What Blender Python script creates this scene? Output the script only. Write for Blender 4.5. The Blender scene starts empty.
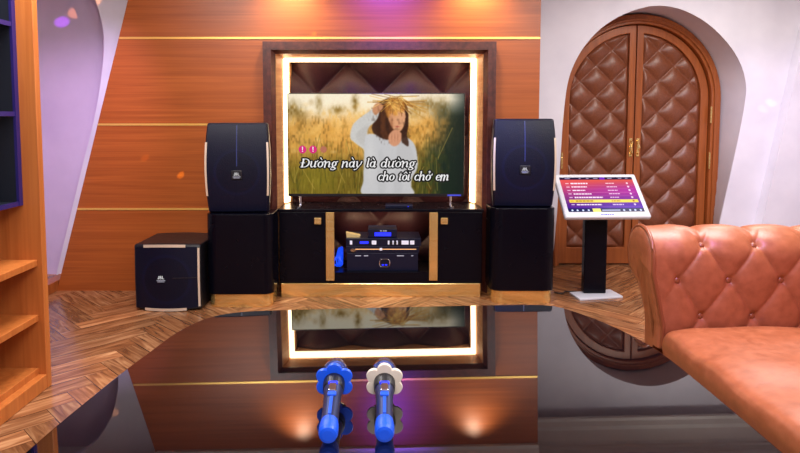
import bpy, bmesh, math, random
import numpy as np
from mathutils import Vector, Matrix
random.seed(7); np.random.seed(7)
PI = math.pi
C = bpy.context.scene.collection
# ------------------------------------------------------------------ camera
F, CX, CY, TP, HC = 620.0, 380.0, 163.0, 0.0726, 1.236
PITCH = math.atan(TP)
cd = bpy.data.cameras.new('camera'); cam = bpy.data.objects.new('camera', cd); C.objects.link(cam)
cam.location = (0, 0, HC); cam.rotation_euler = (PI/2-PITCH, 0, 0)
cd.sensor_width = 36; cd.lens = F/800*36; cd.shift_x = (400-CX)/800; cd.shift_y = -(226.5-CY)/800
cd.clip_start = 0.05
bpy.context.scene.camera = cam
def ray(px, py):
    dx, dy = (px-CX)/F, -(py-CY)/F
    c, s = math.cos(PITCH), math.sin(PITCH)
    return Vector((dx, c+dy*s, -s+dy*c))
def at(px, py, Y):          # point of the room seen at this place, at depth Y
    d = ray(px, py); return Vector((0, 0, HC)) + d*(Y/d.y)
def onz(px, py, z):         # same, on a level plane
    d = ray(px, py); return Vector((0, 0, HC)) + d*((z-HC)/d.z)
# ------------------------------------------------------------------ materials
def lin(c):
    return tuple(((x/255)/12.92 if x/255 <= .04045 else ((x/255+.055)/1.055)**2.4) for x in c)
def mat(name, rgb, rough=.5, metal=0, emit=None, es=0, ior=None, coat=0, srgb=True, spec=None):
    m = bpy.data.materials.new(name); m.use_nodes = True
    b = m.node_tree.nodes['Principled BSDF']
    c = lin(rgb) if srgb else rgb
    b.inputs['Base Color'].default_value = (*c, 1); b.inputs['Roughness'].default_value = rough
    b.inputs['Metallic'].default_value = metal
    if ior: b.inputs['IOR'].default_value = ior
    if coat: b.inputs['Coat Weight'].default_value = coat; b.inputs['Coat Roughness'].default_value = .06
    if spec is not None: b.inputs['Specular IOR Level'].default_value = spec
    if emit: b.inputs['Emission Color'].default_value = (*lin(emit), 1); b.inputs['Emission Strength'].default_value = es
    return m
def noisy(m, scale=(4, 4, 4), c1=None, c2=None, detail=5, bump=0, coord='Object', lo=.3, hi=.7, rv=0, dist=0):
    """noise driven colour, roughness and bump on top of a plain material"""
    nt = m.node_tree; N = nt.nodes; L = nt.links; b = N['Principled BSDF']
    tc = N.new('ShaderNodeTexCoord'); mp = N.new('ShaderNodeMapping'); mp.inputs['Scale'].default_value = scale
    no = N.new('ShaderNodeTexNoise'); no.inputs['Detail'].default_value = detail; no.inputs['Scale'].default_value = 1
    no.inputs['Distortion'].default_value = dist
    L.new(tc.outputs[coord], mp.inputs['Vector']); L.new(mp.outputs[0], no.inputs['Vector'])
    if c1:
        r = N.new('ShaderNodeValToRGB'); r.color_ramp.elements[0].position = lo; r.color_ramp.elements[1].position = hi
        r.color_ramp.elements[0].color = (*lin(c1), 1); r.color_ramp.elements[1].color = (*lin(c2), 1)
        L.new(no.outputs[0], r.inputs[0]); L.new(r.outputs[0], b.inputs['Base Color'])
    if rv:
        mr = N.new('ShaderNodeMapRange'); base = b.inputs['Roughness'].default_value
        mr.inputs['To Min'].default_value = base-rv; mr.inputs['To Max'].default_value = base+rv
        L.new(no.outputs[0], mr.inputs[0]); L.new(mr.outputs[0], b.inputs['Roughness'])
    if bump:
        bp = N.new('ShaderNodeBump'); bp.inputs['Strength'].default_value = bump; bp.inputs['Distance'].default_value = .01
        L.new(no.outputs[0], bp.inputs['Height']); L.new(bp.outputs[0], b.inputs['Normal'])
    return m
WOOD = noisy(mat('wall_wood', (190, 92, 40), .38), (1.2, 2, 60), (144, 71, 27), (178, 95, 41), 7, .02, lo=.25, hi=.75, dist=.8)
WOODV = noisy(mat('shelf_wood', (215, 120, 50), .4), (40, 40, 1.6), (172, 92, 38), (200, 120, 58), 6, .02, lo=.25, hi=.75, dist=.5)
WOODD = noisy(mat('door_wood', (165, 80, 35), .35), (40, 40, 2), (138, 70, 30), (170, 94, 44), 5, .02, lo=.25, hi=.75, dist=.5)
WOODF = noisy(mat('dark_frame_wood', (90, 45, 38), .35), (30, 30, 30), (66, 30, 26), (98, 48, 38), 5, .02)
WHITE = noisy(mat('white_paint', (226, 222, 226), .75), (3, 3, 3), (214, 212, 224), (230, 228, 238), 4, .01)
CEIL = noisy(mat('ceiling_paint', (225, 220, 215), .8), (3, 3, 3), (218, 213, 208), (230, 226, 222), 4)
GOLD = noisy(mat('gold_metal', (250, 205, 110), .35, .55), (6, 6, 40), bump=.01, rv=.06)
BRASS = noisy(mat('brushed_brass', (250, 210, 130), .18, .85), (3, 3, 60), (244, 198, 112), (255, 228, 160), 4, .02)
BLACK = noisy(mat('black_lacquer', (6, 6, 16), .26, spec=.16), (8, 8, 8), rv=.05)
BLACKM = noisy(mat('black_satin', (16, 15, 22), .4), (30, 30, 30), rv=.08)
GLASS = noisy(mat('black_table_glass', (7, 6, 9), .015, ior=2.2), (5, 5, 5), rv=.006)
NAVY = noisy(mat('speaker_paint', (9, 12, 34), .34, spec=.3), (200, 200, 200), bump=.05)
SILVER = noisy(mat('silver_strip', (222, 204, 184), .35, .35), (40, 40, 40), rv=.06)
TUFTD = noisy(mat('door_leather', (128, 66, 42), .38), (90, 90, 90), (112, 60, 38), (130, 74, 48), 5, .06)
TUFTN = noisy(mat('niche_leather', (46, 19, 27), .5, spec=.25), (90, 90, 90), (38, 15, 23), (52, 22, 29), 5, .06)
SOFA = noisy(mat('sofa_leather', (140, 82, 50), .42), (28, 28, 28), (137, 76, 42), (160, 93, 55), 8, .10, rv=.08)
SOFAB = noisy(mat('sofa_button', (130, 70, 38), .36), (60, 60, 60), bump=.05)
WPLAST = noisy(mat('white_plastic', (205, 206, 216), .35), (9, 9, 9), rv=.05)
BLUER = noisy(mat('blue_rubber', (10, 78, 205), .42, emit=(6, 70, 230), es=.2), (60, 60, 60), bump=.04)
CREAMR = noisy(mat('cream_rubber', (222, 208, 190), .5), (60, 60, 60), bump=.04)
MICB = noisy(mat('mic_body_metal', (58, 68, 108), .32, .7), (60, 60, 60), rv=.06)
CHROME = noisy(mat('chrome', (215, 218, 225), .1, 1), (60, 60, 60), rv=.04)
BLUEL = noisy(mat('blue_led', (20, 40, 220), .4, emit=(30, 40, 255), es=1.6), (10, 10, 10), rv=.02)
WLED = noisy(mat('white_led', (200, 200, 215), .4, emit=(235, 235, 255), es=.35), (10, 10, 10), rv=.02)
ORL = noisy(mat('amber_led', (250, 190, 130), .4, emit=(255, 190, 130), es=.7), (10, 10, 10), rv=.02)
LED = noisy(mat('warm_led_diffuser', (255, 240, 215), .5, emit=(255, 222, 176), es=9), (10, 10, 10), rv=.02)
GEAR = noisy(mat('gear_case', (15, 20, 48), .35, .3), (80, 80, 80), rv=.06)
CASEB = noisy(mat('case_black', (30, 34, 44), .3), (3, 3, 3), rv=.06)
CASEE = noisy(mat('case_edge_glow', (34, 26, 92), .35, emit=(40, 28, 120), es=.08), (30, 30, 30), rv=.05)  # violet light falling on the edges, put into colour and a weak glow
TXTW = noisy(mat('white_print', (90, 90, 92), .5, emit=(255, 255, 255), es=.75), (9, 9, 9), rv=.02)
TXTG = noisy(mat('grey_print', (170, 175, 190), .5, emit=(200, 205, 230), es=.25), (9, 9, 9), rv=.02)
TXTK = noisy(mat('black_print', (4, 4, 4), .6), (9, 9, 9), rv=.02)
TXTB = noisy(mat('blue_print', (60, 70, 200), .5, emit=(70, 80, 230), es=.3), (9, 9, 9), rv=.02)
PINK = noisy(mat('pink_dot', (90, 8, 50), .5, emit=(215, 16, 120), es=.8), (9, 9, 9), rv=.02)
PINKF = noisy(mat('faded_dot', (60, 40, 30), .5, emit=(190, 110, 80), es=.75), (9, 9, 9), rv=.02)
CABLE = noisy(mat('cable_rubber', (12, 12, 18), .5), (60, 60, 60), bump=.03)
CABLEB = noisy(mat('blue_lit_cable', (20, 50, 170), .4, emit=(20, 80, 255), es=.8), (60, 60, 60), bump=.03)  # blue light on the cables imitated by colour and emission
PAPER = noisy(mat('cream_card', (200, 175, 120), .6), (30, 30, 30), rv=.05)
# grille: perforated dark cloth with the round driver showing faintly through
def grille_mat(name, cz, r):
    m = mat(name, (14, 18, 44), .42, spec=.25); nt = m.node_tree; N = nt.nodes; L = nt.links; b = N['Principled BSDF']
    tc = N.new('ShaderNodeTexCoord'); mp = N.new('ShaderNodeMapping'); mp.inputs['Location'].default_value = (0, 0, -cz)
    mp.inputs['Scale'].default_value = (1, 0, 1)
    ln = N.new('ShaderNodeVectorMath'); ln.operation = 'LENGTH'
    L.new(tc.outputs['Object'], mp.inputs[0]); L.new(mp.outputs[0], ln.inputs[0])
    rp = N.new('ShaderNodeValToRGB'); e = rp.color_ramp.elements
    e[0].position = 0; e[0].color = (*lin((9, 11, 30)), 1)
    e[1].position = 1; e[1].color = (*lin((8, 11, 34)), 1)
    for p, c in ((r*.92, (8, 10, 30)), (r*.97, (12, 16, 44)), (r*1.03, (11, 15, 42)), (r*1.1, (9, 12, 34))):
        k = e.new(p); k.color = (*lin(c), 1)
    L.new(ln.outputs['Value'], rp.inputs[0]); L.new(rp.outputs[0], b.inputs['Base Color'])
    vo = N.new('ShaderNodeTexVoronoi'); vo.inputs['Scale'].default_value = 220
    bp = N.new('ShaderNodeBump'); bp.inputs['Strength'].default_value = .25; bp.inputs['Distance'].default_value = .003
    L.new(tc.outputs['Object'], vo.inputs['Vector']); L.new(vo.outputs['Distance'], bp.inputs['Height']); L.new(bp.outputs[0], b.inputs['Normal'])
    return m
def screen_mat(name, strength):
    m = mat(name, (3, 3, 3), .2, spec=.12); nt = m.node_tree; N = nt.nodes; L = nt.links; b = N['Principled BSDF']
    a = N.new('ShaderNodeVertexColor'); a.layer_name = 'pic'
    L.new(a.outputs[0], b.inputs['Emission Color']); b.inputs['Emission Strength'].default_value = strength
    return m
# floor: herringbone planks, one tone per plank plus painted sheen by direction, grain along it
FLOOR = mat('herringbone_wood', (150, 95, 60), .22); nt = FLOOR.node_tree; N = nt.nodes; L = nt.links; b = N['Principled BSDF']
a = N.new('ShaderNodeVertexColor'); a.layer_name = 'tone'; uv = N.new('ShaderNodeUVMap'); uv.uv_map = 'uv'
mp = N.new('ShaderNodeMapping'); mp.inputs['Scale'].default_value = (1.0, 8, 1); no = N.new('ShaderNodeTexNoise'); no.inputs['Scale'].default_value = 1; no.inputs['Detail'].default_value = 5; no.inputs['Distortion'].default_value = 1.1
ad = N.new('ShaderNodeVectorMath'); ad.operation = 'ADD'; sc_ = N.new('ShaderNodeVectorMath'); sc_.operation = 'SCALE'; sc_.inputs['Scale'].default_value = 37
L.new(uv.outputs[0], mp.inputs[0]); L.new(a.outputs[0], sc_.inputs[0]); L.new(mp.outputs[0], ad.inputs[0]); L.new(sc_.outputs[0], ad.inputs[1]); L.new(ad.outputs[0], no.inputs['Vector'])
rp = N.new('ShaderNodeValToRGB'); e = rp.color_ramp.elements
e[0].position = .26; e[0].color = (*lin((106, 66, 42)), 1); e[1].position = .72; e[1].color = (*lin((196, 146, 104)), 1)
k = e.new(.5); k.color = (*lin((156, 104, 68)), 1)
L.new(no.outputs[0], rp.inputs[0])
mx = N.new('ShaderNodeMix'); mx.data_type = 'RGBA'; mx.blend_type = 'MULTIPLY'; mx.inputs[0].default_value = 1
L.new(rp.outputs[0], mx.inputs[6]); L.new(a.outputs[0], mx.inputs[7])
sx_ = N.new('ShaderNodeSeparateXYZ'); L.new(uv.outputs[0], sx_.inputs[0])
m1 = N.new('ShaderNodeMath'); m1.operation = 'SUBTRACT'; m1.inputs[1].default_value = .25; m2 = N.new('ShaderNodeMath'); m2.operation = 'ABSOLUTE'; m3 = N.new('ShaderNodeMath'); m3.operation = 'GREATER_THAN'; m3.inputs[1].default_value = .238
L.new(sx_.outputs[1], m1.inputs[0]); L.new(m1.outputs[0], m2.inputs[0]); L.new(m2.outputs[0], m3.inputs[0])
m4 = N.new('ShaderNodeMix'); m4.data_type = 'RGBA'; m4.inputs[7].default_value = (*lin((70, 42, 26)), 1)
L.new(m3.outputs[0], m4.inputs[0]); L.new(mx.outputs[2], m4.inputs[6]); L.new(m4.outputs[2], b.inputs['Base Color'])

# ------------------------------------------------------------------ mesh helpers
def obj(name, bm, m, parent=None, smooth=False, bev=0, loc=None, seg=2, ang=40):
    me = bpy.data.meshes.new(name)
    if isinstance(bm, bmesh.types.BMesh):
        bmesh.ops.recalc_face_normals(bm, faces=bm.faces[:])
        bm.to_mesh(me); bm.free()
    else: me = bm
    if m: me.materials.append(m)
    o = bpy.data.objects.new(name, me); C.objects.link(o)
    if parent: o.parent = parent
    if loc: o.location = loc
    if smooth:
        for p in me.polygons: p.use_smooth = True
    if bev:
        md = o.modifiers.new('bevel', 'BEVEL'); md.width = bev; md.segments = seg; md.limit_method = 'ANGLE'; md.angle_limit = math.radians(ang)
    return o
def NB(): return bmesh.new()
def box(bm, x0, x1, y0, y1, z0, z1):
    v = [bm.verts.new((x, y, z)) for z in (z0, z1) for y in (y0, y1) for x in (x0, x1)]
    for f in ((0, 1, 3, 2), (4, 6, 7, 5), (0, 4, 5, 1), (2, 3, 7, 6), (0, 2, 6, 4), (1, 5, 7, 3)): bm.faces.new([v[i] for i in f])
    return bm
def bx(*a): return box(NB(), *a)
def prism(bm, pts, depth, mapf):
    """pts: 2-D outline; mapf(u, v, w) -> 3-D; w from 0 to depth"""
    a = [bm.verts.new(mapf(u, v, 0)) for u, v in pts]; c = [bm.verts.new(mapf(u, v, depth)) for u, v in pts]
    n = len(pts)
    bm.faces.new(a); bm.faces.new(c[::-1])
    for i in range(n): bm.faces.new((a[i], c[i], c[(i+1) % n], a[(i+1) % n]))
    return bm
def lathe(bm, prof, axis_map, seg=24):
    """prof: (radius, along); axis_map(x, y, t) -> 3-D"""
    rings = []
    for r, t in prof:
        rings.append([bm.verts.new(axis_map(r*math.cos(2*PI*i/seg), r*math.sin(2*PI*i/seg), t)) for i in range(seg)])
    for p, q in zip(rings, rings[1:]):
        for i in range(seg): bm.faces.new((p[i], p[(i+1) % seg], q[(i+1) % seg], q[i]))
    bm.faces.new(rings[0][::-1]); bm.faces.new(rings[-1])
    return bm
def tube(bm, pts, r, seg=8):
    pts = [Vector(p) for p in pts]; rings = []
    for i, p in enumerate(pts):
        t = (pts[min(i+1, len(pts)-1)]-pts[max(i-1, 0)]).normalized()
        a = t.cross(Vector((0, 0, 1))) if abs(t.z) < .9 else t.cross(Vector((1, 0, 0)))
        a.normalize(); c = t.cross(a)
        rings.append([bm.verts.new(p+a*r*math.cos(2*PI*k/seg)+c*r*math.sin(2*PI*k/seg)) for k in range(seg)])
    for p, q in zip(rings, rings[1:]):
        for k in range(seg): bm.faces.new((p[k], p[(k+1) % seg], q[(k+1) % seg], q[k]))
    bm.faces.new(rings[0][::-1]); bm.faces.new(rings[-1]); return bm
def spline(pts, n=8, closed=False):
    """Catmull-Rom through 2-D or 3-D points"""
    P = [Vector(p) for p in pts]; out = []; m = len(P)
    for i in range(m if closed else m-1):
        if closed: a, b_, c, d = P[(i-1) % m], P[i], P[(i+1) % m], P[(i+2) % m]
        else: a, b_, c, d = P[max(i-1, 0)], P[i], P[i+1], P[min(i+2, m-1)]
        for k in range(n):
            t = k/n
            out.append(.5*((2*b_)+(c-a)*t+(2*a-5*b_+4*c-d)*t*t+(3*b_-a-3*c+d)*t**3))
    if not closed: out.append(P[-1])
    return out
def grid(bm, nu, nv, f, keep=None):
    V = [[bm.verts.new(f(i/nu, j/nv)) for i in range(nu+1)] for j in range(nv+1)]
    for j in range(nv):
        for i in range(nu):
            if keep is None or keep((i+.5)/nu, (j+.5)/nv): bm.faces.new((V[j][i], V[j][i+1], V[j+1][i+1], V[j+1][i]))
    for v in [v for v in bm.verts if not v.link_faces]: bm.verts.remove(v)
    return bm
def fill(bm, loops):
    ed = []
    for lp in loops:
        vs = [bm.verts.new(p) for p in lp]
        ed += [bm.edges.new((vs[i], vs[(i+1) % len(vs)])) for i in range(len(vs))]
    bmesh.ops.triangle_fill(bm, edges=ed, use_beauty=True, use_dissolve=False)
    return bm
def extrude(bm, vec):
    r = bmesh.ops.extrude_face_region(bm, geom=bm.faces[:])
    bmesh.ops.translate(bm, vec=vec, verts=[g for g in r['geom'] if isinstance(g, bmesh.types.BMVert)])
    return bm
def thing(name, label, cat, loc=(0, 0, 0), rz=0, group=None):
    o = bpy.data.objects.new(name, None); C.objects.link(o); o.empty_display_size = .1
    o.location = loc; o.rotation_euler = (0, 0, rz); o['label'] = label; o['category'] = cat
    if group: o['group'] = group
    return o
def tag(o, label, cat, group=None):
    o['label'] = label; o['category'] = cat
    if group: o['group'] = group
    return o
def struct(name, bm, m, parent=None, label=None, cat=None, **k):
    o = obj(name, bm, m, parent, **k)
    if not parent: o['kind'] = 'structure'
    if label: tag(o, label, cat)
    return o
def dup(root, label=None, loc=None):
    r = root.copy(); C.objects.link(r)
    if loc: r.location = loc
    if label: r['label'] = label
    for ch in list(root.children):
        c = ch.copy(); C.objects.link(c); c.parent = r
        for g in ch.children:
            d = g.copy(); C.objects.link(d); d.parent = c
    return r
# brush lettering: strokes with a width at every point, on the x-z plane of a part
def stroke(bm, pts, y, grow=0):
    P = [Vector((p[0], p[1])) for p in pts]; W = [p[2]/2+grow for p in pts]
    for i, (p, w) in enumerate(zip(P, W)):
        vs = [bm.verts.new((p.x+w*math.cos(k*PI/4+PI/8), y, p.y+w*math.sin(k*PI/4+PI/8))) for k in range(8)]; bm.faces.new(vs)
        if i:
            d = p-P[i-1]
            if d.length < 1e-6: continue
            n = Vector((-d.y, d.x)).normalized(); q, v = P[i-1], W[i-1]
            bm.faces.new([bm.verts.new((t.x, y, t.y)) for t in (q+n*v, q-n*v, p-n*w, p+n*w)])
T, t_ = .25, .10
def ell(cx, cy, rx, ry, a0, a1, n=14, thick=T, thin=t_):
    o = []
    for i in range(n+1):
        a = a0+(a1-a0)*i/n; o.append((cx+rx*math.cos(a), cy+ry*math.sin(a), thin+(thick-thin)*abs(math.cos(a))**1.3))
    return o
O_ = [ell(.42, .5, .31, .47, 0, 2*PI)]
U_ = [[(.0, .94, t_), (.14, 1, T*.8), (.14, .3, T), (.24, .05, T*.7), (.42, .03, t_), (.66, .35, t_)], [(.7, 1, T), (.7, .12, T), (.78, .02, T*.6), (.92, .12, t_)]]
N_ = [[(-.02, .92, t_), (.12, 1, T*.8), (.12, 0, T)], [(.12, .55, t_), (.4, .95, t_*1.3), (.6, .96, T*.8), (.68, .75, T), (.68, .12, T), (.76, .02, T*.6), (.9, .12, t_)]]
A_ = [ell(.36, .5, .27, .47, .2*PI, 1.85*PI), [(.66, 1, T), (.66, .12, T), (.74, .02, T*.6), (.88, .12, t_)]]
HOOK = [[(.72, .9, t_), (.92, .98, T*.7), (.95, 1.2, t_)]]
GRAVE = [[(.26, 1.62, T*.85), (.52, 1.28, t_)]]
L_ = [[(.02, 1.5, t_), (.16, 1.56, T*.8), (.16, .12, T), (.24, .02, T*.6), (.38, .12, t_)]]
D_ = [ell(.36, .5, .27, .47, .2*PI, 1.85*PI), [(.54, 1.5, t_), (.68, 1.56, T*.8), (.68, .12, T), (.76, .02, T*.6), (.9, .12, t_)], [(.42, 1.3, t_), (.92, 1.3, t_)]]
GL = {'o': (O_, .86), 'ô': (O_+[[(.16, 1.22, t_), (.42, 1.5, T*.7), (.66, 1.22, t_)]], .86), 'ơ': (O_+HOOK, .98), 'ờ': (O_+HOOK+GRAVE, .98),
      'ở': (O_+HOOK+[[(.28, 1.5, t_), (.44, 1.62, T*.6), (.54, 1.48, T*.6), (.42, 1.34, t_), (.42, 1.24, t_)]], .98),
      'ư': (U_+[[(.78, .98, t_), (.95, 1.04, T*.7), (.98, 1.22, t_)]], 1.04), 'n': (N_, .98), 'à': (A_+GRAVE, .95), 'l': (L_, .46), 'đ': (D_, .97),
      'Đ': ([[(.2, 1.42, T*1.1), (.2, .06, T*1.1)], [(0, 1.45, t_), (.5, 1.45, t_)], [(0, .04, t_), (.5, .04, t_)], ell(.45, .745, .62, .71, -PI/2, PI/2), [(-.08, .76, t_), (.5, .76, t_)]], 1.26),
      'g': ([ell(.38, .58, .25, .4, 0, 2*PI), [(.56, .92, t_), (.8, 1, t_*1.6)], [(.28, .2, t_), (.14, .06, T*.6), (.5, -.06, T*.8), (.7, -.22, T*.7), (.44, -.46, t_), (.08, -.4, T*.6), (.02, -.2, t_), (.2, -.06, t_)]], .88),
      'y': ([[(.0, .94, t_), (.14, 1, T*.8), (.2, .3, T), (.32, .05, T*.7)], [(.76, .98, T*.8), (.7, .6, t_*1.4), (.4, 0, t_), (.16, -.4, t_), (-.04, -.42, T*.8)]], .9),
      'c': ([ell(.42, .5, .31, .47, .25*PI, 1.75*PI)+[], [(.6, .84, T*.8)]], .76), 'h': ([[(-.02, 1.5, t_), (.12, 1.56, T*.8), (.12, 0, T)], N_[1]], .98),
      't': ([[(.2, 1.34, t_), (.2, .15, T), (.28, .02, T*.6), (.46, .14, t_)], [(.0, .98, t_), (.46, .98, t_)]], .54),
      'i': ([[(.0, .94, t_), (.14, 1, T*.8), (.14, .12, T), (.22, .02, T*.6), (.36, .12, t_)], [(.16, 1.4, T*1.05)]], .46),
      'e': ([[(.16, .5, t_), (.62, .56, t_)], ell(.42, .5, .29, .47, .1*PI, 1.72*PI)], .76),
      'm': (N_[:1]+[[(.12, .55, t_), (.36, .95, t_*1.3), (.52, .96, T*.8), (.6, .75, T), (.6, 0, T)], [(.6, .55, t_), (.84, .95, t_*1.3), (1., .96, T*.8), (1.08, .75, T), (1.08, .12, T), (1.16, .02, T*.6), (1.3, .12, t_)]], 1.4), ' ': ([], .62),
      'J': ([[(.5, 1.4, .22), (.5, .4, .22), (.38, .12, .22), (.2, .1, .22), (.08, .34, .22)]], .78), 'B': ([[(.15, 0.12, .2), (.15, 1.4, .2)], [(.15, 1.36, .17), (.55, 1.34, .17), (.68, 1.08, .18), (.55, .8, .17), (.15, .78, .17), (.6, .76, .17), (.74, .44, .2), (.6, .14, .17), (.15, .12, .17)]], .98), 'L': ([[(.15, 1.4, .2), (.15, .12, .2), (.7, .12, .17)]], .8)}
def letters(bm, text, x0, z0, h, width, y, grow=0, slant=.24):
    """h: height of a small letter; the line is fitted to width"""
    adv = sum(GL[c][1] for c in text); sx = width/adv; x = 0
    for c in text:
        for s in GL[c][0]:
            stroke(bm, [(x0+(x+p[0])*sx+slant*p[1]*h, z0+p[1]*h, p[2]*h) for p in s], y, grow)
        x += GL[c][1]
    return bm
# pictures for screens: painted in numpy, carried by the corners of a fine mesh
def vnoise(h, w, sy, sx):
    gh, gw = int(h/sy)+3, int(w/sx)+3; g = np.random.rand(gh, gw)
    y = np.arange(h)/sy; x = np.arange(w)/sx; yi = y.astype(int); xi = x.astype(int); fy = (y-yi)[:, None]; fx = (x-xi)[None]
    fy = fy*fy*(3-2*fy); fx = fx*fx*(3-2*fx)
    return (g[yi][:, xi]*(1-fy)*(1-fx)+g[yi+1][:, xi]*fy*(1-fx)+g[yi][:, xi+1]*(1-fy)*fx+g[yi+1][:, xi+1]*fy*fx)
class Pic:
    def __init__(s, W, H, R):
        s.W, s.H, s.R = W, H, R; s.w, s.h = int(W*R), int(H*R)
        s.v, s.u = np.mgrid[0:s.h, 0:s.w]; s.u = (s.u+.5)/R; s.v = (s.v+.5)/R; s.im = np.zeros((s.h, s.w, 3))
    def mix(s, m, col): s.im = s.im*(1-m[..., None])+np.asarray(col, float)*m[..., None]
    def blur(s, m, n):
        n = int(n*s.R)
        for ax in (0, 1):
            for _ in range(2):
                if n > 0: m = sum(np.roll(m, k, ax) for k in range(-n, n+1))/(2*n+1)
        return m
    def poly(s, pts, soft=.6, curve=True):
        P = [(p.x, p.y) for p in spline(pts, 6, True)] if curve else pts
        ins = np.zeros((s.h, s.w), bool); n = len(P)
        for i in range(n):
            (x0, y0), (x1, y1) = P[i], P[(i+1) % n]
            if y0 == y1: continue
            ins ^= ((y0 > s.v) != (y1 > s.v)) & (s.u < (x1-x0)*(s.v-y0)/(y1-y0)+x0)
        return s.blur(ins.astype(float), soft)
    def blob(s, cx, cy, rx, ry, p=2): return np.exp(-(((s.u-cx)/rx)**2+((s.v-cy)/ry)**2)**(p/2))
    def mesh(s, name, wm, hm):
        """upright mesh in x-z, centred on x, bottom at z = 0, facing -y"""
        h, w = s.h, s.w; xs = np.linspace(-wm/2, wm/2, w); zs = np.linspace(hm, 0, h)
        co = np.zeros((h, w, 3)); co[..., 0] = xs[None]; co[..., 2] = zs[:, None]
        i = np.arange(h*w).reshape(h, w); q = np.stack([i[1:, :-1], i[1:, 1:], i[:-1, 1:], i[:-1, :-1]], -1).reshape(-1, 4)
        me = bpy.data.meshes.new(name); me.vertices.add(h*w); me.vertices.foreach_set('co', co.ravel())
        me.loops.add(q.size); me.loops.foreach_set('vertex_index', q.ravel().astype(np.int32))
        me.polygons.add(len(q)); me.polygons.foreach_set('loop_start', np.arange(0, q.size, 4, dtype=np.int32)); me.polygons.foreach_set('loop_total', np.full(len(q), 4, dtype=np.int32))
        me.update(calc_edges=True)
        at_ = me.color_attributes.new('pic', 'FLOAT_COLOR', 'POINT'); c = np.clip(s.im/255, 0, 1)
        c = np.where(c <= .04045, c/12.92, ((c+.055)/1.055)**2.4); at_.data.foreach_set('color', np.dstack([c, np.ones((h, w))]).astype(np.float32).ravel())
        return me
# tufted upholstery: height of a pad between diamond seams
def tuft(u, v, du, dv, u0, v0, depth, p=.42):
    a = (u-u0)/du+(v-v0)/dv; b_ = (u-u0)/du-(v-v0)/dv
    return depth*(abs(math.sin(PI*a)*math.sin(PI*b_))**p)

# ================================================================== SETTING
XL, XR, YB, YW, ZC = -2.95, 3.9, -2.0, 4.37, 2.5
YR, YD = 4.85, 5.2          # white wall with the arch, door wall behind it
# floor
bm = NB(); cl = bm.loops.layers.float_color.new('tone'); ul = bm.loops.layers.uv.new('uv')
Wp, n = .12, 5; done = set(); c45 = math.sqrt(.5)
def rot(x, y): return ((x-y)*c45*Wp-.06, (x+y)*c45*Wp-2.2)
for x in range(-40, 90):
    for y in range(-50, 90):
        d = (x-y) % (2*n)
        if d < n: key = (x-d, y, 0)
        else:
            e_ = 2*n-d; key = (x, y-(e_-1), 1)
        if key in done: continue
        done.add(key); X, Y, k = key
        q = [(X, Y), (X+n, Y), (X+n, Y+1), (X, Y+1)] if k == 0 else [(X, Y), (X, Y+n), (X+1, Y+n), (X+1, Y)]
        pc = rot(X+(n/2 if k == 0 else .5), Y+(.5 if k == 0 else n/2))
        if not (XL-.6 < pc[0] < XR+.6 and YB-.6 < pc[1] < 5.9): continue
        f = bm.faces.new([bm.verts.new((*rot(*p), 0)) for p in (q if k == 0 else q[::-1])])
        g = random.uniform(.6, 1.06)*(1.08 if k == 0 else .86); w_ = random.uniform(-.04, .04)  # one plank direction brighter: its sheen is put into the colour
        for l_, (uu, vv) in zip(f.loops, ((0, 0), (n, 0), (n, 1), (0, 1)) if k == 0 else ((0, 1), (n, 1), (n, 0), (0, 0))[::-1]):
            l_[cl] = (g+w_, g, g-w_, 1); l_[ul].uv = (uu*.1*5, vv*.5)
for co, no_ in (((XL, 0, 0), (-1, 0, 0)), ((XR, 0, 0), (1, 0, 0)), ((0, YB, 0), (0, -1, 0)), ((0, 5.4, 0), (0, 1, 0))):
    bmesh.ops.bisect_plane(bm, geom=bm.verts[:]+bm.edges[:]+bm.faces[:], plane_co=co, plane_no=no_, clear_outer=True)
for f in bm.faces:
    if f.normal.z < 0: f.normal_flip()
struct('floor', bm, FLOOR, label='brown herringbone wood floor', cat='floor')
struct('ceiling', bx(XL, XR, YB, 5.4, ZC, ZC+.05), CEIL)
struct('wall_left', bx(XL-.05, XL, YB, 5.4, 0, ZC), WHITE)
struct('wall_right', bx(XR, XR+.05, YB, 5.4, 0, ZC), WHITE)
struct('wall_back', bx(XL, XR, YB-.05, YB, 0, ZC), WHITE)
# wood feature wall with the slanted left edge and the hole of the niche
NX0, NX1, NZ = -.725, .718, at(380, 54, YW).z
def S(z):                                        # slanted left edge of the wood wall
    a, b_ = at(128, 0, YW), at(57, 291, YW); return a.x+(z-a.z)*(b_.x-a.x)/(b_.z-a.z)
XE = at(540, 60, YW).x
lp = [(S(0), YW, 0), (NX0, YW, 0), (NX0, YW, NZ), (NX1, YW, NZ), (NX1, YW, 0), (XE, YW, 0), (XE, YW, ZC), (S(ZC), YW, ZC)]
bm = fill(NB(), [lp]); extrude(bm, (0, .12, 0))
struct('wall_front', bm, WOOD, label='orange wood panelled wall behind the television', cat='wall')
# gold inlay strips across the wood wall
k = 0
for py in (38, 124.5, 209):
    z = at(380, py, YW).z
    for x0, x1 in ([(S(z)+.004, XE-.002)] if py == 38 else [(S(z)+.004, NX0-.09), (NX1+.09, XE-.002)]):
        k += 1; struct('trim_%d' % k, bx(x0, x1, YW-.004, YW+.004, z-.007, z+.007), GOLD, label='thin gold inlay strip across the wood wall', cat='trim')
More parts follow.
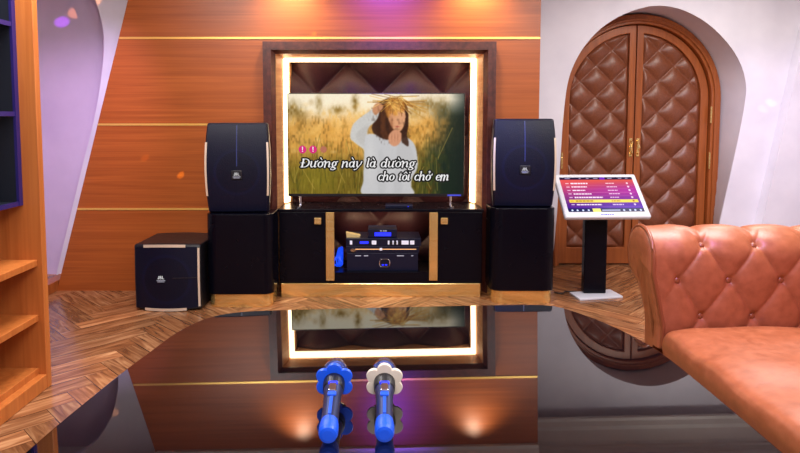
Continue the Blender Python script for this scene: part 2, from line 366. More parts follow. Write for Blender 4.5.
# dark stepped moulding framing the niche
FX0, FX1, FZ = -.811, .804, at(380, 41.5, YW-.04).z
prof = [(0, 0), (.03, 0), (.03, -.012), (.058, -.012), (.058, .0), (.082, .03), (.082, .12), (0, .12)]   # (inward, depth)
bm = NB(); rows = []
for (ox, oz, sx, sz) in ((FX0, 0, 1, 0), (FX0, FZ, 1, -1), (FX1, FZ, -1, -1), (FX1, 0, -1, 0)):
    rows.append([bm.verts.new((ox+sx*a_, YW-.045+d_, oz+sz*a_)) for a_, d_ in prof])
for p, q in zip(rows, rows[1:]):
    for i in range(len(prof)): bm.faces.new((p[i], p[(i+1) % len(prof)], q[(i+1) % len(prof)], q[i]))
bm.faces.new(rows[0]); bm.faces.new(rows[-1][::-1])
struct('trim_6', bm, WOODF, label='dark wood moulding framing the television niche', cat='trim')
# niche: splayed jambs, back board
YN = 4.61; BXX, BZ = .664, at(380, 62, YN).z
bm = NB(); rows = []
for (sx, top) in ((-1, 0), (-1, 1), (1, 1), (1, 0)):
    fx = (NX0 if sx < 0 else NX1); rows.append([bm.verts.new(p) for p in ((fx, YW-.01, NZ if top else 0), (sx*BXX+.002, YN, BZ if top else 0), (sx*BXX+.002, YN+.1, BZ if top else 0), (fx*1.1, YN+.1, NZ+.06 if top else 0), (fx*1.1, YW+.02, NZ+.06 if top else 0))])
for p, q in zip(rows, rows[1:]):
    for i in range(5): bm.faces.new((p[i], p[(i+1) % 5], q[(i+1) % 5], q[i]))
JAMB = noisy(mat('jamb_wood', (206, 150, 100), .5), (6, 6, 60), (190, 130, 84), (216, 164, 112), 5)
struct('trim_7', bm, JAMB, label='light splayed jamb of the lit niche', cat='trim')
bm = NB(); x0, x1 = -.70, .70
grid(bm, 150, 180, lambda a_, c_: Vector((x0+(x1-x0)*a_, YN+.07-tuft(x0+(x1-x0)*a_, .0+1.68*c_, .478, .478, .239, 1.648, .075, .75), 1.68*c_)))
bmesh.ops.translate(bm, vec=(0, 0, 0), verts=bm.verts)
pn = thing('padded_panel', 'dark brown leather wall panel padded in large diamonds behind the television', 'wall panel', (0, YN+.07, 0))
obj('padding', bm, TUFTN, pn, smooth=True, loc=(0, -YN-.07, 0)); obj('backing_board', bx(-.72, .72, .002, .03, 0, 1.7), BLACKM, pn)
# led strips on the jambs
def led(p0, p1, inward, w, label):
    p0, p1 = Vector(p0), Vector(p1); inward = Vector(inward); bm = NB()
    d = (p1-p0).normalized(); nrm = d.cross(inward).normalized()
    vs = [p0-inward*w/2, p1-inward*w/2, p1+inward*w/2, p0+inward*w/2]
    prism(bm, [(0, 0)], 0, lambda *a: (0, 0, 0)) if False else None
    A = [bm.verts.new(v+nrm*.002) for v in vs]; B = [bm.verts.new(v+nrm*.009) for v in vs]
    bm.faces.new(A); bm.faces.new(B[::-1])
    for i in range(4): bm.faces.new((A[i], B[i], B[(i+1) % 4], A[(i+1) % 4]))
    return tag(obj('led_strip', bm, LED), label, 'led strip', 'warm led strips lighting the niche')
def jmid(sx, top, f):
    fx = (NX0 if sx < 0 else NX1); return Vector((fx+(sx*BXX-fx)*f, YW-.01+(YN-YW+.01)*f, (NZ+(BZ-NZ)*f) if top else .0))
inL = (jmid(-1, 0, 1)-jmid(-1, 0, 0)).normalized(); inR = (jmid(1, 0, 1)-jmid(1, 0, 0)).normalized()
fT = .66; zt = jmid(-1, 1, fT).z; inT = Vector((0, YN-YW+.01, BZ-NZ)).normalized()
def pz(v, z): return (v.x, v.y, z)
led(pz(jmid(-1, 0, fT), zt), pz(jmid(-1, 0, fT), .62), inL, .085, 'warm white led strip lighting the left side of the niche')
led(pz(jmid(1, 0, fT), .62), pz(jmid(1, 0, fT), zt), inR, .085, 'warm white led strip lighting the right side of the niche')
a0, a1 = jmid(-1, 1, fT), jmid(1, 1, fT)
led(a1, a0, inT, .085, 'warm white led strip running across the top of the niche')
# white wall at the right with the tapering arched opening
arch = [(547, 291), (552.5, 274), (557, 214), (561, 150), (564, 110), (569, 78), (580, 53), (596, 33), (613, 20), (632, 11), (652, 6), (672, 7), (692, 14), (712, 27), (730, 46), (741, 65), (746, 85), (744.5, 105), (737, 145), (720, 222), (708, 278)]
A3 = [at(px, py, YR) for px, py in arch]
A3[0] = Vector((at(551.5, 274, YR).x, YR, 0)); A3[-1] = Vector((A3[-1].x, YR, 0)); del A3[1]
A3 = [A3[0]]+[Vector((p[0], YR, p[1])) for p in spline([(p.x, p.z) for p in A3[1:-1]], 6)]+[A3[-1]]
lp = [(XE-.1, YR, 0)]+[tuple(p) for p in A3]+[(XR, YR, 0), (XR, YR, ZC), (XE-.1, YR, ZC)]
bm = fill(NB(), [lp]); extrude(bm, (0, .012, 0))
cum = [0]
for p, q in zip(A3, A3[1:]): cum.append(cum[-1]+(q-p).length)
rr_o = .705; L1 = 1.39; LA = PI*rr_o; rows = []
for p, c_ in zip(A3, cum):
    z = p.z; ang = None
    if z < 1.30: q = Vector((2.111+(-rr_o if p.x < 2.08 else rr_o), YD+.035, z))
    else:
        ang = math.atan2(z-1.30, p.x-2.106); q = Vector((2.111+rr_o*math.cos(ang), YD+.035, 1.39+rr_o*math.sin(ang)-.09*(1-math.sin(ang))))
    rows.append((p+Vector((0, .006, 0)), q))
rv = NB()
for p, q in zip(rows, rows[1:]): rv.faces.new([rv.verts.new(x_) for x_ in (p[0], q[0], q[1], p[1])])
bmesh.ops.remove_doubles(rv, verts=rv.verts[:], dist=1e-5)
struct('wall_front_reveal', rv, WHITE, smooth=True)
struct('wall_front_right', bm, WHITE, smooth=False, label='white wall with the arched door recess', cat='wall')
struct('wall_front_recess', bx(XE-.1, XR, YD+.04, YD+.09, 0, ZC), WHITE)
# forward slanted white panel at the far right
sp = [at(816, -10, YR-.1), at(800, 58, YR-.1), at(763, 220, YR-.1), at(748, 290, YR-.1)]
bm = NB(); prism(bm, [(sp[0].x+(ZC-sp[0].z)*.24, ZC), (sp[1].x, sp[1].z), (sp[2].x, sp[2].z), (sp[3].x-.02, 0), (XR, 0), (XR, ZC)], .098, lambda u, v, w: (u, YR-.1+w, v))
struct('wall_front_slant', bm, WHITE, label='white slanted wall panel above the sofa', cat='wall')
# white wall at the left, the curved edge of its recess, the recess behind
YL, YLB = 4.56, 4.84
cv = [at(px, py, YL) for px, py in ((30, -58), (55, -46), (76, -30), (90, -10), (96, 2), (102.5, 26), (104, 48), (101, 80), (94, 120), (81, 172), (67, 230), (55, 280))]
cv = [Vector((p[0], YL, p[1])) for p in spline([(p.x, p.z) for p in cv], 4)]; cv[-1].z = 0
lp = [tuple(p) for p in cv]+[(-1.2, YL, 0), (-1.2, YL, ZC), (XL, YL, ZC), (XL, YL, cv[0].z)]
bm = fill(NB(), [lp]); extrude(bm, (0, .1, 0))
struct('wall_front_left', bm, WHITE, label='white wall strip with curved recess edge left of the wood wall', cat='wall')
LILAC = noisy(mat('recess_paint', (214, 196, 222), .75), (3, 3, 3), (206, 188, 216), (220, 202, 228), 4)
struct('wall_front_alcove', bx(XL, -1.2, YLB, YLB+.05, 0, ZC), LILAC)
struct('baseboard_left', bx(-2.40, -2.31, 4.21, 4.69, 0, .075), WOODD, bev=.004)
# cornice where the walls meet the ceiling
def cornice(name, x0, x1, yf):
    bm = NB(); prism(bm, [(0, 2.29), (-.03, 2.29), (-.03, 2.315), (-.06, 2.34), (-.06, 2.37), (-.12, 2.43), (-.12, 2.46), (-.16, 2.46), (-.16, ZC), (0, ZC)], x1-x0, lambda u, v, w: (x0+w, yf+u, v))
    struct(name, bm, CEIL)
cornice('trim_8', S(2.35), XE, YW-.001); cornice('trim_9', XE+.01, XR-.01, YR-.1)
# arched double door
DX, DZ = 2.111, 1.39
door = thing('door_1', 'arched wooden double door with quilted brown leather panels', 'door', (DX, YD, 0)); door['kind'] = 'structure'
def archpts(r, x0=-1, n=36, z0=0): return [(r*math.cos(a), DZ+r*math.sin(a)) for a in [PI*i/n for i in range(n+1)]]
def archring(ro, ri, y0, y1, parent, name, m):
    bm = NB(); o, i_ = [(ro, 0)]+archpts(ro)+[(-ro, 0)], [(ri, 0)]+archpts(ri)+[(-ri, 0)]
    fr = [[bm.verts.new((x, y, z)) for x, z in p] for y in (y0, y1) for p in (o, i_)]
    n = len(o)
    for k in range(n-1):
        for a_, b_ in ((0, 1), (2, 3), (0, 2), (1, 3)): bm.faces.new((fr[a_][k], fr[a_][k+1], fr[b_][k+1], fr[b_][k]))
    for k in (0, n-1): bm.faces.new((fr[0][k], fr[1][k], fr[3][k], fr[2][k]))
    return obj(name, bm, m, parent, bev=.006)
fr = archring(.69, .612, -.085, .0, door, 'door_frame', WOODD)
archring(.655, .634, -.1, -.084, fr, 'frame_moulding', WOODD)
for s in (-1, 1):
    ri, x0, zb, zt = .542, .058, .15, None
    # leaf: wooden border around the quilted panel
    q = [(x0, zb)]+[(ri, zb)]+[(ri*math.cos(a), DZ+ri*math.sin(a)) for a in [i/20*math.acos(x0/ri) for i in range(21)]]
    ro = .606; aq = math.acos(.004/ro)
    o_ = [(.004, .012), (ro, .012)]+[(ro*math.cos(a), DZ+ro*math.sin(a)) for a in [i/20*aq for i in range(21)]]
    bm = fill(NB(), [[(s*x, -.048, z) for x, z in o_], [(s*x, -.048, z) for x, z in q]]); extrude(bm, (0, .048, 0))
    leaf = obj('door_leaf', bm, WOODD, door, bev=.005)
    U = lambda a_: x0-.01+(ri-x0+.02)*a_
    V = lambda c_: zb-.01+(DZ+ri-zb+.02)*c_
    def fade(x, z):
        d = min(x-x0, z-zb, (ri-x) if z < DZ else ri-math.hypot(x, z-DZ)); d = max(0, min(1, (d+.004)/.035)); return 1-(1-d)**2*.9
    def keep(a_, c_):
        x, z = U(a_), V(c_); return z < DZ or math.hypot(x, z-DZ) < ri+.012
    bm = NB(); grid(bm, 70, 230, lambda a_, c_: (s*U(a_), -.014-tuft(U(a_), V(c_), .262, .256, .324, 1.666, .040, .5)*fade(U(a_), V(c_)), V(c_)), keep)
    obj('quilted_panel', bm, TUFTD, leaf, smooth=True)
    bm = NB()
    for z in (1.01, ): pass
    hz = at(628, 147, YD).z; hx = s*.030
    box(bm, hx-.012, hx+.012, -.055, -.048, hz-.075, hz+.075); tube(bm, [(hx, -.045, hz+.06), (hx-.006*s, -.075, hz+.045), (hx+.004*s, -.08, hz), (hx-.006*s, -.075, hz-.045), (hx, -.045, hz-.06)], .007)
    obj('door_handle', bm, BRASS, leaf)
    for py in (115, 160):
        hz = at(708, py, YD).z; bm = NB(); lathe(bm, [(.004, -.07), (.008, -.065), (.008, -.03), (.009, -.028), (.009, .028), (.008, .03), (.008, .065), (.004, .07)], lambda x, y, t, hz=hz: (s*.609+x, -.092+y, hz+t), 10)
        obj('hinge', bm, BRASS, leaf)

# ================================================================== FURNITURE
# ---- black console with brass strips
YC = 4.225
cs = thing('media_console', 'low black console with brass strips and open centre under the television', 'console', (0, YC, 0))
X0, X1 = at(279.5, 250, YC).x, at(482, 250, YC).x; ZT = at(380, 209, YC).z
zb = .095
xa, xb = at(326, 250, YC).x, at(437.5, 250, YC).x; w = .058
obj('top', bx(X0-.008, X1+.008, -.008, .37, ZT-.02, ZT), BLACK, cs, bev=.003)
bm = NB(); box(bm, X0, X1, .0, .36, zb, zb+.075); box(bm, X0, X0+.02, .02, .36, zb, ZT-.02); box(bm, X1-.02, X1, .02, .36, zb, ZT-.02); box(bm, xa+.01, xa+.03, .02, .36, zb, ZT-.02); box(bm, xb-.03, xb-.01, .02, .36, zb, ZT-.02)
obj('carcass', bm, BLACK, cs)
for s, (d0, d1) in ((-1, (X0, xa-.002)), (1, (xb+.002, X1))):
    d = obj('door', bx(d0, d1, -.004, .018, zb+.004, ZT-.022), BLACK, cs, bev=.003)
    kx = at(318 if s < 0 else 444, 220, YC).x; kz = at(318, 220.5, YC).z
    obj('knob', bx(kx-.024, kx+.024, -.026, -.004, kz-.022, kz+.022), BRASS, d, bev=.003)
for xx in (xa, xb-w): obj('brass_strip', bx(xx, xx+w, -.012, .02, zb+.02, ZT-.022), BRASS, cs, bev=.003)
obj('plinth', bx(X0+.01, X1-.01, -.01, .35, 0, zb), BRASS, cs, bev=.004)
# ---- gear on the console's floor, stacked
g0 = zb+.075; yg = YC+.05
def gear(name, label, cat, x0, x1, z0, z1, d0=0.0, depth=.26):
    t = thing(name, label, cat, ((x0+x1)/2, yg+d0, z0)); wd = (x1-x0)/2
    obj('case', bx(-wd, wd, .004, depth, 0, z1-z0), GEAR, t, bev=.003); return t, wd, z1-z0
PX = YC/F*1.02
def gx(px): return at(px, 250, YC+.05).x
t, wd, h = gear('amplifier', 'dark amplifier with round lit control at the bottom of the gear stack', 'amplifier', gx(347), gx(418), g0, g0+.125)
obj('front_panel', bx(-wd, wd, -.004, .004, 0, h), GEAR, t, bev=.002)
bm = NB(); pts = [(.085*(1 if math.cos(a) > 0 else -1)*abs(math.cos(a))**.5*.42, .028*(1 if math.sin(a) > 0 else -1)*abs(math.sin(a))**.6) for a in [2*PI*i/24 for i in range(24)]]
tube(bm, [(x+.015, -.007, .055+z) for x, z in pts+pts[:1]], .003, 6); obj('control_ring', bm, CHROME, t)
bm = NB(); box(bm, -.005, .010, -.006, -.003, .038, .046); box(bm, .018, .033, -.006, -.003, .038, .046); obj('display', bm, BLUEL, t)
for x, wq in ((-.19, .04), (-.13, .03), (.1, .05), (.2, .015)): obj('printed_mark', bx(x, x+wq, -.006, -.003, .104, .109), TXTG, t)
t, wd, h = gear('disc_player', 'dark slim player with an amber line and bright centre dot in the gear stack', 'player', gx(346), gx(419), g0+.127, g0+.172)
obj('front_panel', bx(-wd, wd, -.004, .004, 0, h), GEAR, t, bev=.002)
obj('light_line', bx(-.19, .235, -.006, -.003, .024, .028), ORL, t); obj('power_light', bx(-.02, -.002, -.008, -.003, .017, .035), WLED, t, bev=.003)
bm = NB(); lathe(bm, [(.0, -.012), (.012, -.012), (.013, 0)], lambda x, y, tt: (-.205+x*1.6, tt-.002, .02+y), 16); obj('knob', bm, CHROME, t)
t, wd, h = gear('mixer', 'slim mixer with white lit keys above the player', 'mixer', gx(346), gx(421), g0+.174, g0+.228)
obj('front_panel', bx(-wd, wd, -.004, .004, 0, h), GEAR, t, bev=.002)
bm = NB(); box(bm, -.165, -.105, -.006, -.003, .018, .034); obj('display', bm, BLUEL, t)
for x0, x1 in ((-.235, -.218), (-.082, -.05), (.03, .042), (.062, .072), (.09, .1), (.125, .175), (.185, .215)): obj('key', bx(x0, x1, -.009, -.003, .012, .040), WLED, t, bev=.002)
for x in (.052, .081, .112): bm = NB(); lathe(bm, [(.011, 0), (.010, -.014)], lambda a_, c_, tt: (x+a_, tt-.003, .026+c_), 14); obj('knob', bm, BLACKM, t)
t, wd, h = gear('wireless_receiver', 'small receiver with blue display on top of the gear stack', 'receiver', gx(368), gx(397), g0+.230, g0+.290, .02, .16)
obj('front_panel', bx(-wd, wd, -.004, .004, 0, h), GEAR, t, bev=.003); obj('display', bx(-.055, .06, -.007, -.003, .012, .038), BLUEL, t)
for x in (-.01, .01, .025): obj('printed_mark', bx(x-.006, x+.004, -.006, -.003, .045, .052), TXTG, t)
bm = NB(); prism(bm, [(-.045, .0), (.045, 0), (.05, .012), (-.05, .034)], .06, lambda u, v, w_: (u, w_, v))
tag(obj('folded_card', bm, PAPER, loc=(gx(353), yg+.03, g0+.229)), 'cream folded card lying on the left of the gear stack', 'card')
bm = NB()
for k in range(6):
    r = random.Random(k); x = gx(338)+r.uniform(-.015, .012)
    tube(bm, spline([(x, yg+.05, g0+.02), (x+r.uniform(-.03, .02), yg+.02, g0+.05), (x+r.uniform(-.02, .03), yg+.03+r.uniform(0, .04), g0+.1), (x+.012, yg+.1, g0+.12+r.uniform(0, .03)), (x+.01, yg+.15, g0+.02)], 6), .006, 6)
tag(obj('cable_bundle', bm, CABLEB), 'bundle of blue lit cables left of the gear stack', 'cables')
# ---- television
YT = 4.36
tw = at(464.5, 150, YT).x-at(287.5, 150, YT).x; tx = (at(464.5, 150, YT).x+at(287.5, 150, YT).x)/2
z1, z0 = at(376, 93, YT).z, at(376, 196.5, YT).z
tv = thing('television', 'large flat television showing a karaoke video on the black console', 'television', (tx, YT, ZT)); h0, h1 = z0-ZT, z1-ZT
bm = NB(); box(bm, -tw/2, tw/2, 0, .03, h0, h1); box(bm, -tw*.36, tw*.36, .03, .06, h0+.03, h0+.4); obj('frame', bm, BLACKM, tv, bev=.003)
pic = Pic(176, 100, 2.6); u, v = pic.u, pic.v; nn = vnoise
g1 = nn(pic.h, pic.w, 9*2.6, 5*2.6); g2 = nn(pic.h, pic.w, 3.2*2.6, 1.6*2.6); g3 = nn(pic.h, pic.w, 16, 2.2); g4 = nn(pic.h, pic.w, 24*2.6, 30*2.6); g5 = nn(pic.h, pic.w, 3, 3)
pic.im[:] = (208, 152, 74)
pic.mix(np.clip((24-v+g1*10+g4*8)/16, 0, 1)*.95, (255, 246, 226))
pic.mix(np.clip((v-52)/26, 0, 1)*.9, (112, 98, 34))
pic.mix(np.clip((v-40)/20, 0, 1)*np.clip((u-118)/25, 0, 1)*.9, (70, 80, 38))
pic.mix(np.clip((g1*.6+g2*.4-.5)*3.2, 0, 1)*np.clip((v-12)/10, 0, 1)*np.clip((70-v)/20, 0, 1)*.8, (238, 190, 108))
pic.mix(np.clip((.46-g2*.6-g1*.4)*4, 0, 1)*np.clip((v-18)/12, 0, 1)*.75, (104, 78, 30))
pic.mix(np.clip((g3-.62)*3, 0, 1)*np.clip((v-35)/20, 0, 1)*.6, (170, 148, 70))
pic.mix(np.clip((.35-g3)*3, 0, 1)*np.clip((v-45)/20, 0, 1)*.6, (58, 60, 22))
for cx, cy, rx, ry in ((31, 10, 3, 9), (67, 10, 3.4, 9), (3, 16, 9, 9), (12, 20, 6, 6), (128, 16, 7, 8), (140, 10, 8, 6), (154, 14, 7, 9), (50, 16, 8, 4)):
    pic.mix(np.clip(pic.blob(cx, cy, rx, ry)*(.5+g2)*.75, 0, 1), (138, 112, 56))
pic.mix(pic.blob(28, 84, 26, 22)*.55, (150, 138, 40)); pic.mix(pic.blob(16, 40, 14, 14)*.4, (224, 190, 120)); pic.mix(pic.blob(60, 30, 20, 12)*.45, (250, 206, 140))
pic.mix(np.clip((u-143+g1*14)/22, 0, 1)*np.clip((v-6)/16, 0, 1)*.9, (30, 46, 38)); pic.mix(np.clip((u-160)/16, 0, 1)*.7, (26, 38, 36))
pic.mix(pic.blob(142, 30, 14, 16)*.5*(.4+g2), (216, 160, 80))
for k in range(90):
    r = random.Random(500+k); cx, cy = r.uniform(4, 140), r.gauss(36, 14)
    pic.mix(np.clip(pic.blob(cx, cy, r.uniform(1.2, 3.4), r.uniform(1.4, 4), 3), 0, 1)*r.uniform(.15, .5), r.choice([(248, 206, 128), (240, 190, 100), (214, 160, 72), (150, 112, 46), (255, 226, 164)]))
for k in range(70):
    r = random.Random(900+k); x0_, y0_ = r.uniform(0, 150), r.uniform(60, 104); a_ = r.gauss(0, .28); l0 = r.uniform(12, 34); x1_, y1_ = x0_+l0*math.sin(a_), y0_-l0*math.cos(a_)
    d = np.abs((u-x0_)*(y1_-y0_)-(v-y0_)*(x1_-x0_))/l0; tt = ((u-x0_)*(x1_-x0_)+(v-y0_)*(y1_-y0_))/l0**2
    pic.mix(np.clip(1-d/.7, 0, 1)*((tt > 0) & (tt < 1))*.5, r.choice([(186, 166, 80), (90, 88, 36), (60, 66, 28), (206, 176, 90)]))
pic.mix(pic.blob(64, 36, 60, 22)*.32, (255, 196, 96)); pic.mix(pic.blob(130, 26, 24, 14)*.3, (255, 200, 110))
# straw bunch behind, hair, arm, shirt, face, hands
for k in range(26):
    r = random.Random(k); a_ = r.uniform(-.5, .6); l0 = r.uniform(14, 30)
    x0_, y0_ = 110, 8; x1_, y1_ = x0_+l0*math.cos(a_)*(1 if k % 2 else -1)*1.1, y0_+l0*math.sin(a_)*.8+6
    d = np.abs((u-x0_)*(y1_-y0_)-(v-y0_)*(x1_-x0_))/math.hypot(x1_-x0_, y1_-y0_); tt = ((u-x0_)*(x1_-x0_)+(v-y0_)*(y1_-y0_))/((x1_-x0_)**2+(y1_-y0_)**2)
    pic.mix(np.clip(1-d/.9, 0, 1)*((tt > 0) & (tt < 1))*.75, (205, 155, 80) if k % 3 else (150, 105, 50))
pic.mix(pic.poly([(92, 8), (101, 4), (112, 5), (119, 14), (120, 30), (118, 42), (116, 48), (110, 46), (106, 44), (100, 50), (95, 47), (87, 41), (83.5, 34), (86, 24), (88, 14)], .5), (70, 40, 24))
pic.mix(pic.poly([(94, 12), (98, 10), (97, 30), (100, 44), (95, 44), (92, 34)], .9)*.5, (130, 78, 42))
pic.mix(pic.poly([(62, 43), (64, 32), (70, 25), (80, 18), (87, 13), (91, 17), (88, 26), (80, 34), (79, 42), (83, 48), (80, 58), (74, 54), (66, 48)], .5), (208, 206, 202))
pic.mix(pic.poly([(68, 44), (71, 36), (80, 31), (79, 42), (80, 54)], .9)*.55, (190, 186, 182))
pic.mix(pic.poly([(78, 41), (86, 40), (96, 45), (110, 45), (118, 43), (126, 50), (129, 62), (129, 74), (124, 84), (123, 92), (123, 101), (76, 101), (75, 86), (75.5, 68), (76, 52)], .5), (204, 203, 204))
pic.mix(pic.poly([(110, 50), (116, 47), (124, 56), (127, 70), (123, 82), (118, 84), (112, 74), (108, 60)], .9)*.45, (192, 190, 190))
pic.mix(pic.poly([(90, 60), (94, 58), (98, 78), (96, 101), (90, 101)], 1.2)*.35, (188, 188, 188)); pic.mix(pic.poly([(106, 78), (110, 76), (114, 90), (112, 101), (106, 101)], 1.2)*.3, (180, 180, 182)); pic.mix(pic.blob(82, 62, 5, 22)*.35, (230, 228, 224))
pic.mix(np.clip((g5-.5)*1.5, 0, 1)*pic.poly([(78, 46), (118, 46), (126, 60), (122, 100), (78, 100)], 1)*.15, (150, 150, 155))
pic.mix(pic.poly([(84, 16), (87, 10), (92, 9), (95, 13), (91, 18), (87, 21)], .4), (206, 150, 112))
pic.mix(pic.poly([(101, 15), (106, 11), (113, 12), (117, 20), (116, 30), (112, 37), (107, 37), (103, 32), (100, 24)], .5), (224, 168, 128))
pic.mix(pic.poly([(99, 6), (108, 4), (116, 8), (117.5, 14), (113, 19), (110, 17), (107, 22), (103, 19), (100, 24), (97, 17)], .8)*.8, (206, 138, 58))
for k in range(46):
    r = random.Random(300+k); x0_, y0_ = r.uniform(100, 116), r.uniform(2, 9); a_ = r.gauss(0, .9); l0 = r.uniform(8, 26); x1_, y1_ = x0_+l0*math.sin(a_), y0_+l0*math.cos(a_)*.8-2
    d = np.abs((u-x0_)*(y1_-y0_)-(v-y0_)*(x1_-x0_))/math.hypot(x1_-x0_, y1_-y0_); tt = ((u-x0_)*(x1_-x0_)+(v-y0_)*(y1_-y0_))/math.hypot(x1_-x0_, y1_-y0_)**2
    pic.mix(np.clip(1-d/.6, 0, 1)*((tt > 0) & (tt < 1))*.8, r.choice([(236, 184, 92), (250, 212, 130), (150, 96, 40), (210, 150, 66)]))
pic.mix(np.clip((g2-.5)*2, 0, 1)*pic.poly([(84, 12), (118, 10), (120, 46), (86, 46)], 1)*.35, (52, 30, 20)); pic.mix(pic.blob(108, 13, 5, 7)*.5, (246, 196, 110))
pic.mix(pic.blob(109, 32.4, 2.2, .7)*.8, (176, 84, 72)); pic.mix(pic.blob(110.3, 28.3, 1.0, 1.2)*.4, (190, 128, 96)); pic.mix(pic.blob(103, 30, 2, 8)*.5, (140, 84, 52))
pic.mix(pic.poly([(101, 40), (105, 36), (110, 36.5), (114, 41), (112, 48), (107, 52), (102, 50), (100, 45)], .4), (216, 158, 124))
for cx in (103.5, 106.5, 109.5): pic.mix(pic.blob(cx, 43, .5, 4)*.5, (168, 110, 84))
pic.mix(pic.poly([(114, 36), (117, 38), (120, 46), (120, 52), (116, 50), (113, 46)], .5)*.9, (72, 44, 30))
pic.im = np.clip(pic.im*(.98+.04*g5[..., None]), 0, 255)
pic.im = np.clip((pic.im/255)**1.12*255*1.02, 0, 255)
pic.im = sum(np.roll(np.roll(pic.im, i, 0), j, 1) for i in (0, 1) for j in (0, 1))/4
sw, sh = tw-.012, (h1-h0)-.026
sc = obj('screen', pic.mesh('screen', sw, sh), screen_mat('television_picture', .95), tv, loc=(0, -.0015, h0+.02))
def scr(px, py): p = at(px, py, YT-.002); return p.x-tx, p.z-z0-.02
def on_screen(name, bm, m): return obj(name, bm, m, sc)
mpx = YT/F
for txt, xa_, xb_, py in (('Đường này là đường', 300.5, 415, 167.2), ('cho tôi chở em', 377.5, 449, 180.4)):
    x, z = scr(xa_, py); per = (xb_-xa_)*mpx/sum(GL[c][1] for c in txt)
    for wd_ in txt.split(' '):
        wl = sum(GL[c][1] for c in wd_)*per
        ly = on_screen('lyrics_word', letters(NB(), wd_, x, z, 5.7*mpx, wl, -.0024, 0), TXTW)
        obj('word_outline', letters(NB(), wd_, x, z, 5.7*mpx, wl, -.0012, .0105), TXTK, ly); x += wl+GL[' '][1]*per
for px, m in ((302.5, PINK), (313, PINK), (323.5, PINKF)):
    x, z = scr(px, 149.5); bm = NB(); lathe(bm, [(3.9*mpx if m is PINK else 3.3*mpx, 0), (3.9*mpx if m is PINK else 3.3*mpx, -.0008)], lambda a_, c_, tt: (x+a_, tt-.0004, z+c_), 24); d = on_screen('countdown_dot', bm, m)
    if m is PINK:
        bm = NB(); stroke(bm, [(x, z+.016, .008), (x, z-.002, .006)], -.002); stroke(bm, [(x, z-.012, .008)], -.002); obj('white_mark', bm, TXTW, d)
bm = NB(); xs, _ = scr(447.5, 195); xe, _ = scr(461, 195); box(bm, xs, xe, -.002, .0, h0+.004, h0+.014); obj('blue_sticker', bm, TXTB, tv)
for px in (300.5, 450.5):
    x = at(px, 205, YT).x-tx; bm = NB(); box(bm, x-.008, x+.008, .004, .024, .008, h0+.01); box(bm, x-.012, x+.012, -.09, .13, 0, .009); obj('foot', bm, CHROME, tv, bev=.002)
t = thing('set_top_box', 'small dark blue box lying on the console under the television', 'set-top box', (at(399, 207, 4.28).x, 4.265, ZT)); obj('case', bx(-.095, .095, 0, .08, 0, .022), GEAR, t, bev=.004); obj('status_light', bx(.06, .066, -.001, .001, .009, .013), BLUEL, t)

# ---- loudspeakers
def barrel(bm, w0, h, d, bulge_x, bulge_y, n=14, back=.72, wire=None):
    """cabinet with bowed sides and bowed front; origin at the bottom centre of the front"""
    rows = []
    for j in range(n+1):
        t = j/n*2-1; hw = w0/2*(1-bulge_x*t*t); fy = bulge_y*(t*t); z = h*j/n
        rows.append([bm.verts.new(p) for p in ((-hw, fy+.018, z), (-hw*.97, fy, z), (0, fy-.006, z), (hw*.97, fy, z), (hw, fy+.018, z), (hw*.99, d*.45, z), (hw*back, d, z), (-hw*back, d, z), (-hw*.99, d*.45, z))])
    m = len(rows[0])
    for p, q in zip(rows, rows[1:]):
        for i in range(m): bm.faces.new((p[i], p[(i+1) % m], q[(i+1) % m], q[i]))
    bm.faces.new(rows[0]); bm.faces.new(rows[-1][::-1]); return bm
def front_sheet(bm, w0, h, bulge_x, bulge_y, z0, z1, x0, x1, off, n=20, taper=0):
    """strip of the bowed front between fractions x0..x1 of the half-width"""
    rows = []
    for j in range(n+1):
        z = z0+(z1-z0)*j/n; t = z/h*2-1; hw = w0/2*(1-bulge_x*t*t); fy = bulge_y*(t*t); k = []
        e = taper if j in (0, n) else 0
        for i in range(7):
            f = x0+(x1-x0)*i/6; x = hw*f; k.append(bm.verts.new((x, fy-.006*(1-abs(f))-off, z)))
        rows.append(k)
    for p, q in zip(rows, rows[1:]):
        for i in range(6): bm.faces.new((p[i], p[i+1], q[i+1], q[i]))
    extrude(bm, (0, .004, 0)); return bm
def logo(parent, x, y, z, s, m=TXTW, extra=True):
    bm = NB(); letters(bm, 'JBL', x-s*1.1, z, s*.75, s*2.2, y, 0, 0); obj('logo', bm, m, parent)
    if extra:
        bm = NB()
        for k, wq in ((0, 1.9), (1, 1.5)): box(bm, x-s*wq/1.3, x+s*wq/1.3, y-.0005, y+.0005, z-s*(.55+.42*k), z-s*(.42+.42*k))
        obj('model_print', bm, TXTG, parent)
SHEEN = noisy(mat('painted_sheen', (44, 56, 112), .3), (60, 60, 60), rv=.05)  # highlight along the grille crease, put into the colour of a strip
SPG = grille_mat('speaker_grille', .27, .142)
def loudspeaker(label, loc, rz):
    w0, h, d, bxx, by = .42, .59, .235, .07, .035
    t = thing('loudspeaker', label, 'loudspeaker', loc, rz, 'karaoke loudspeakers')
    bm = barrel(NB(), w0, h, d, bxx, by); obj('cabinet', bm, NAVY, t, bev=.012, ang=50)
    bm = NB(); front_sheet(bm, w0, h, bxx, by, .012, h-.012, -.94, .94, .006); obj('grille', bm, SPG, t)
    for s in (-1, 1):
        bm = NB(); front_sheet(bm, w0, h, bxx, by, .115, h-.125, .925*s, .985*s, .008); obj('side_strip', bm, SILVER, t)
    bm = NB(); front_sheet(bm, w0, h, bxx, by, .31, h-.014, -.012, .012, .0075); obj('crease_sheen', bm, SHEEN, t)
    obj('badge', bx(-.034, .034, -.018, -.012, .225, .282), BLACKM, t, bev=.004)
    logo(t, 0, -.0195, .250, .017)
    return t
YS1, YS2 = 3.97, 4.05
lx = at(239, 260, YS1); rx_ = at(524.5, 260, YS2)
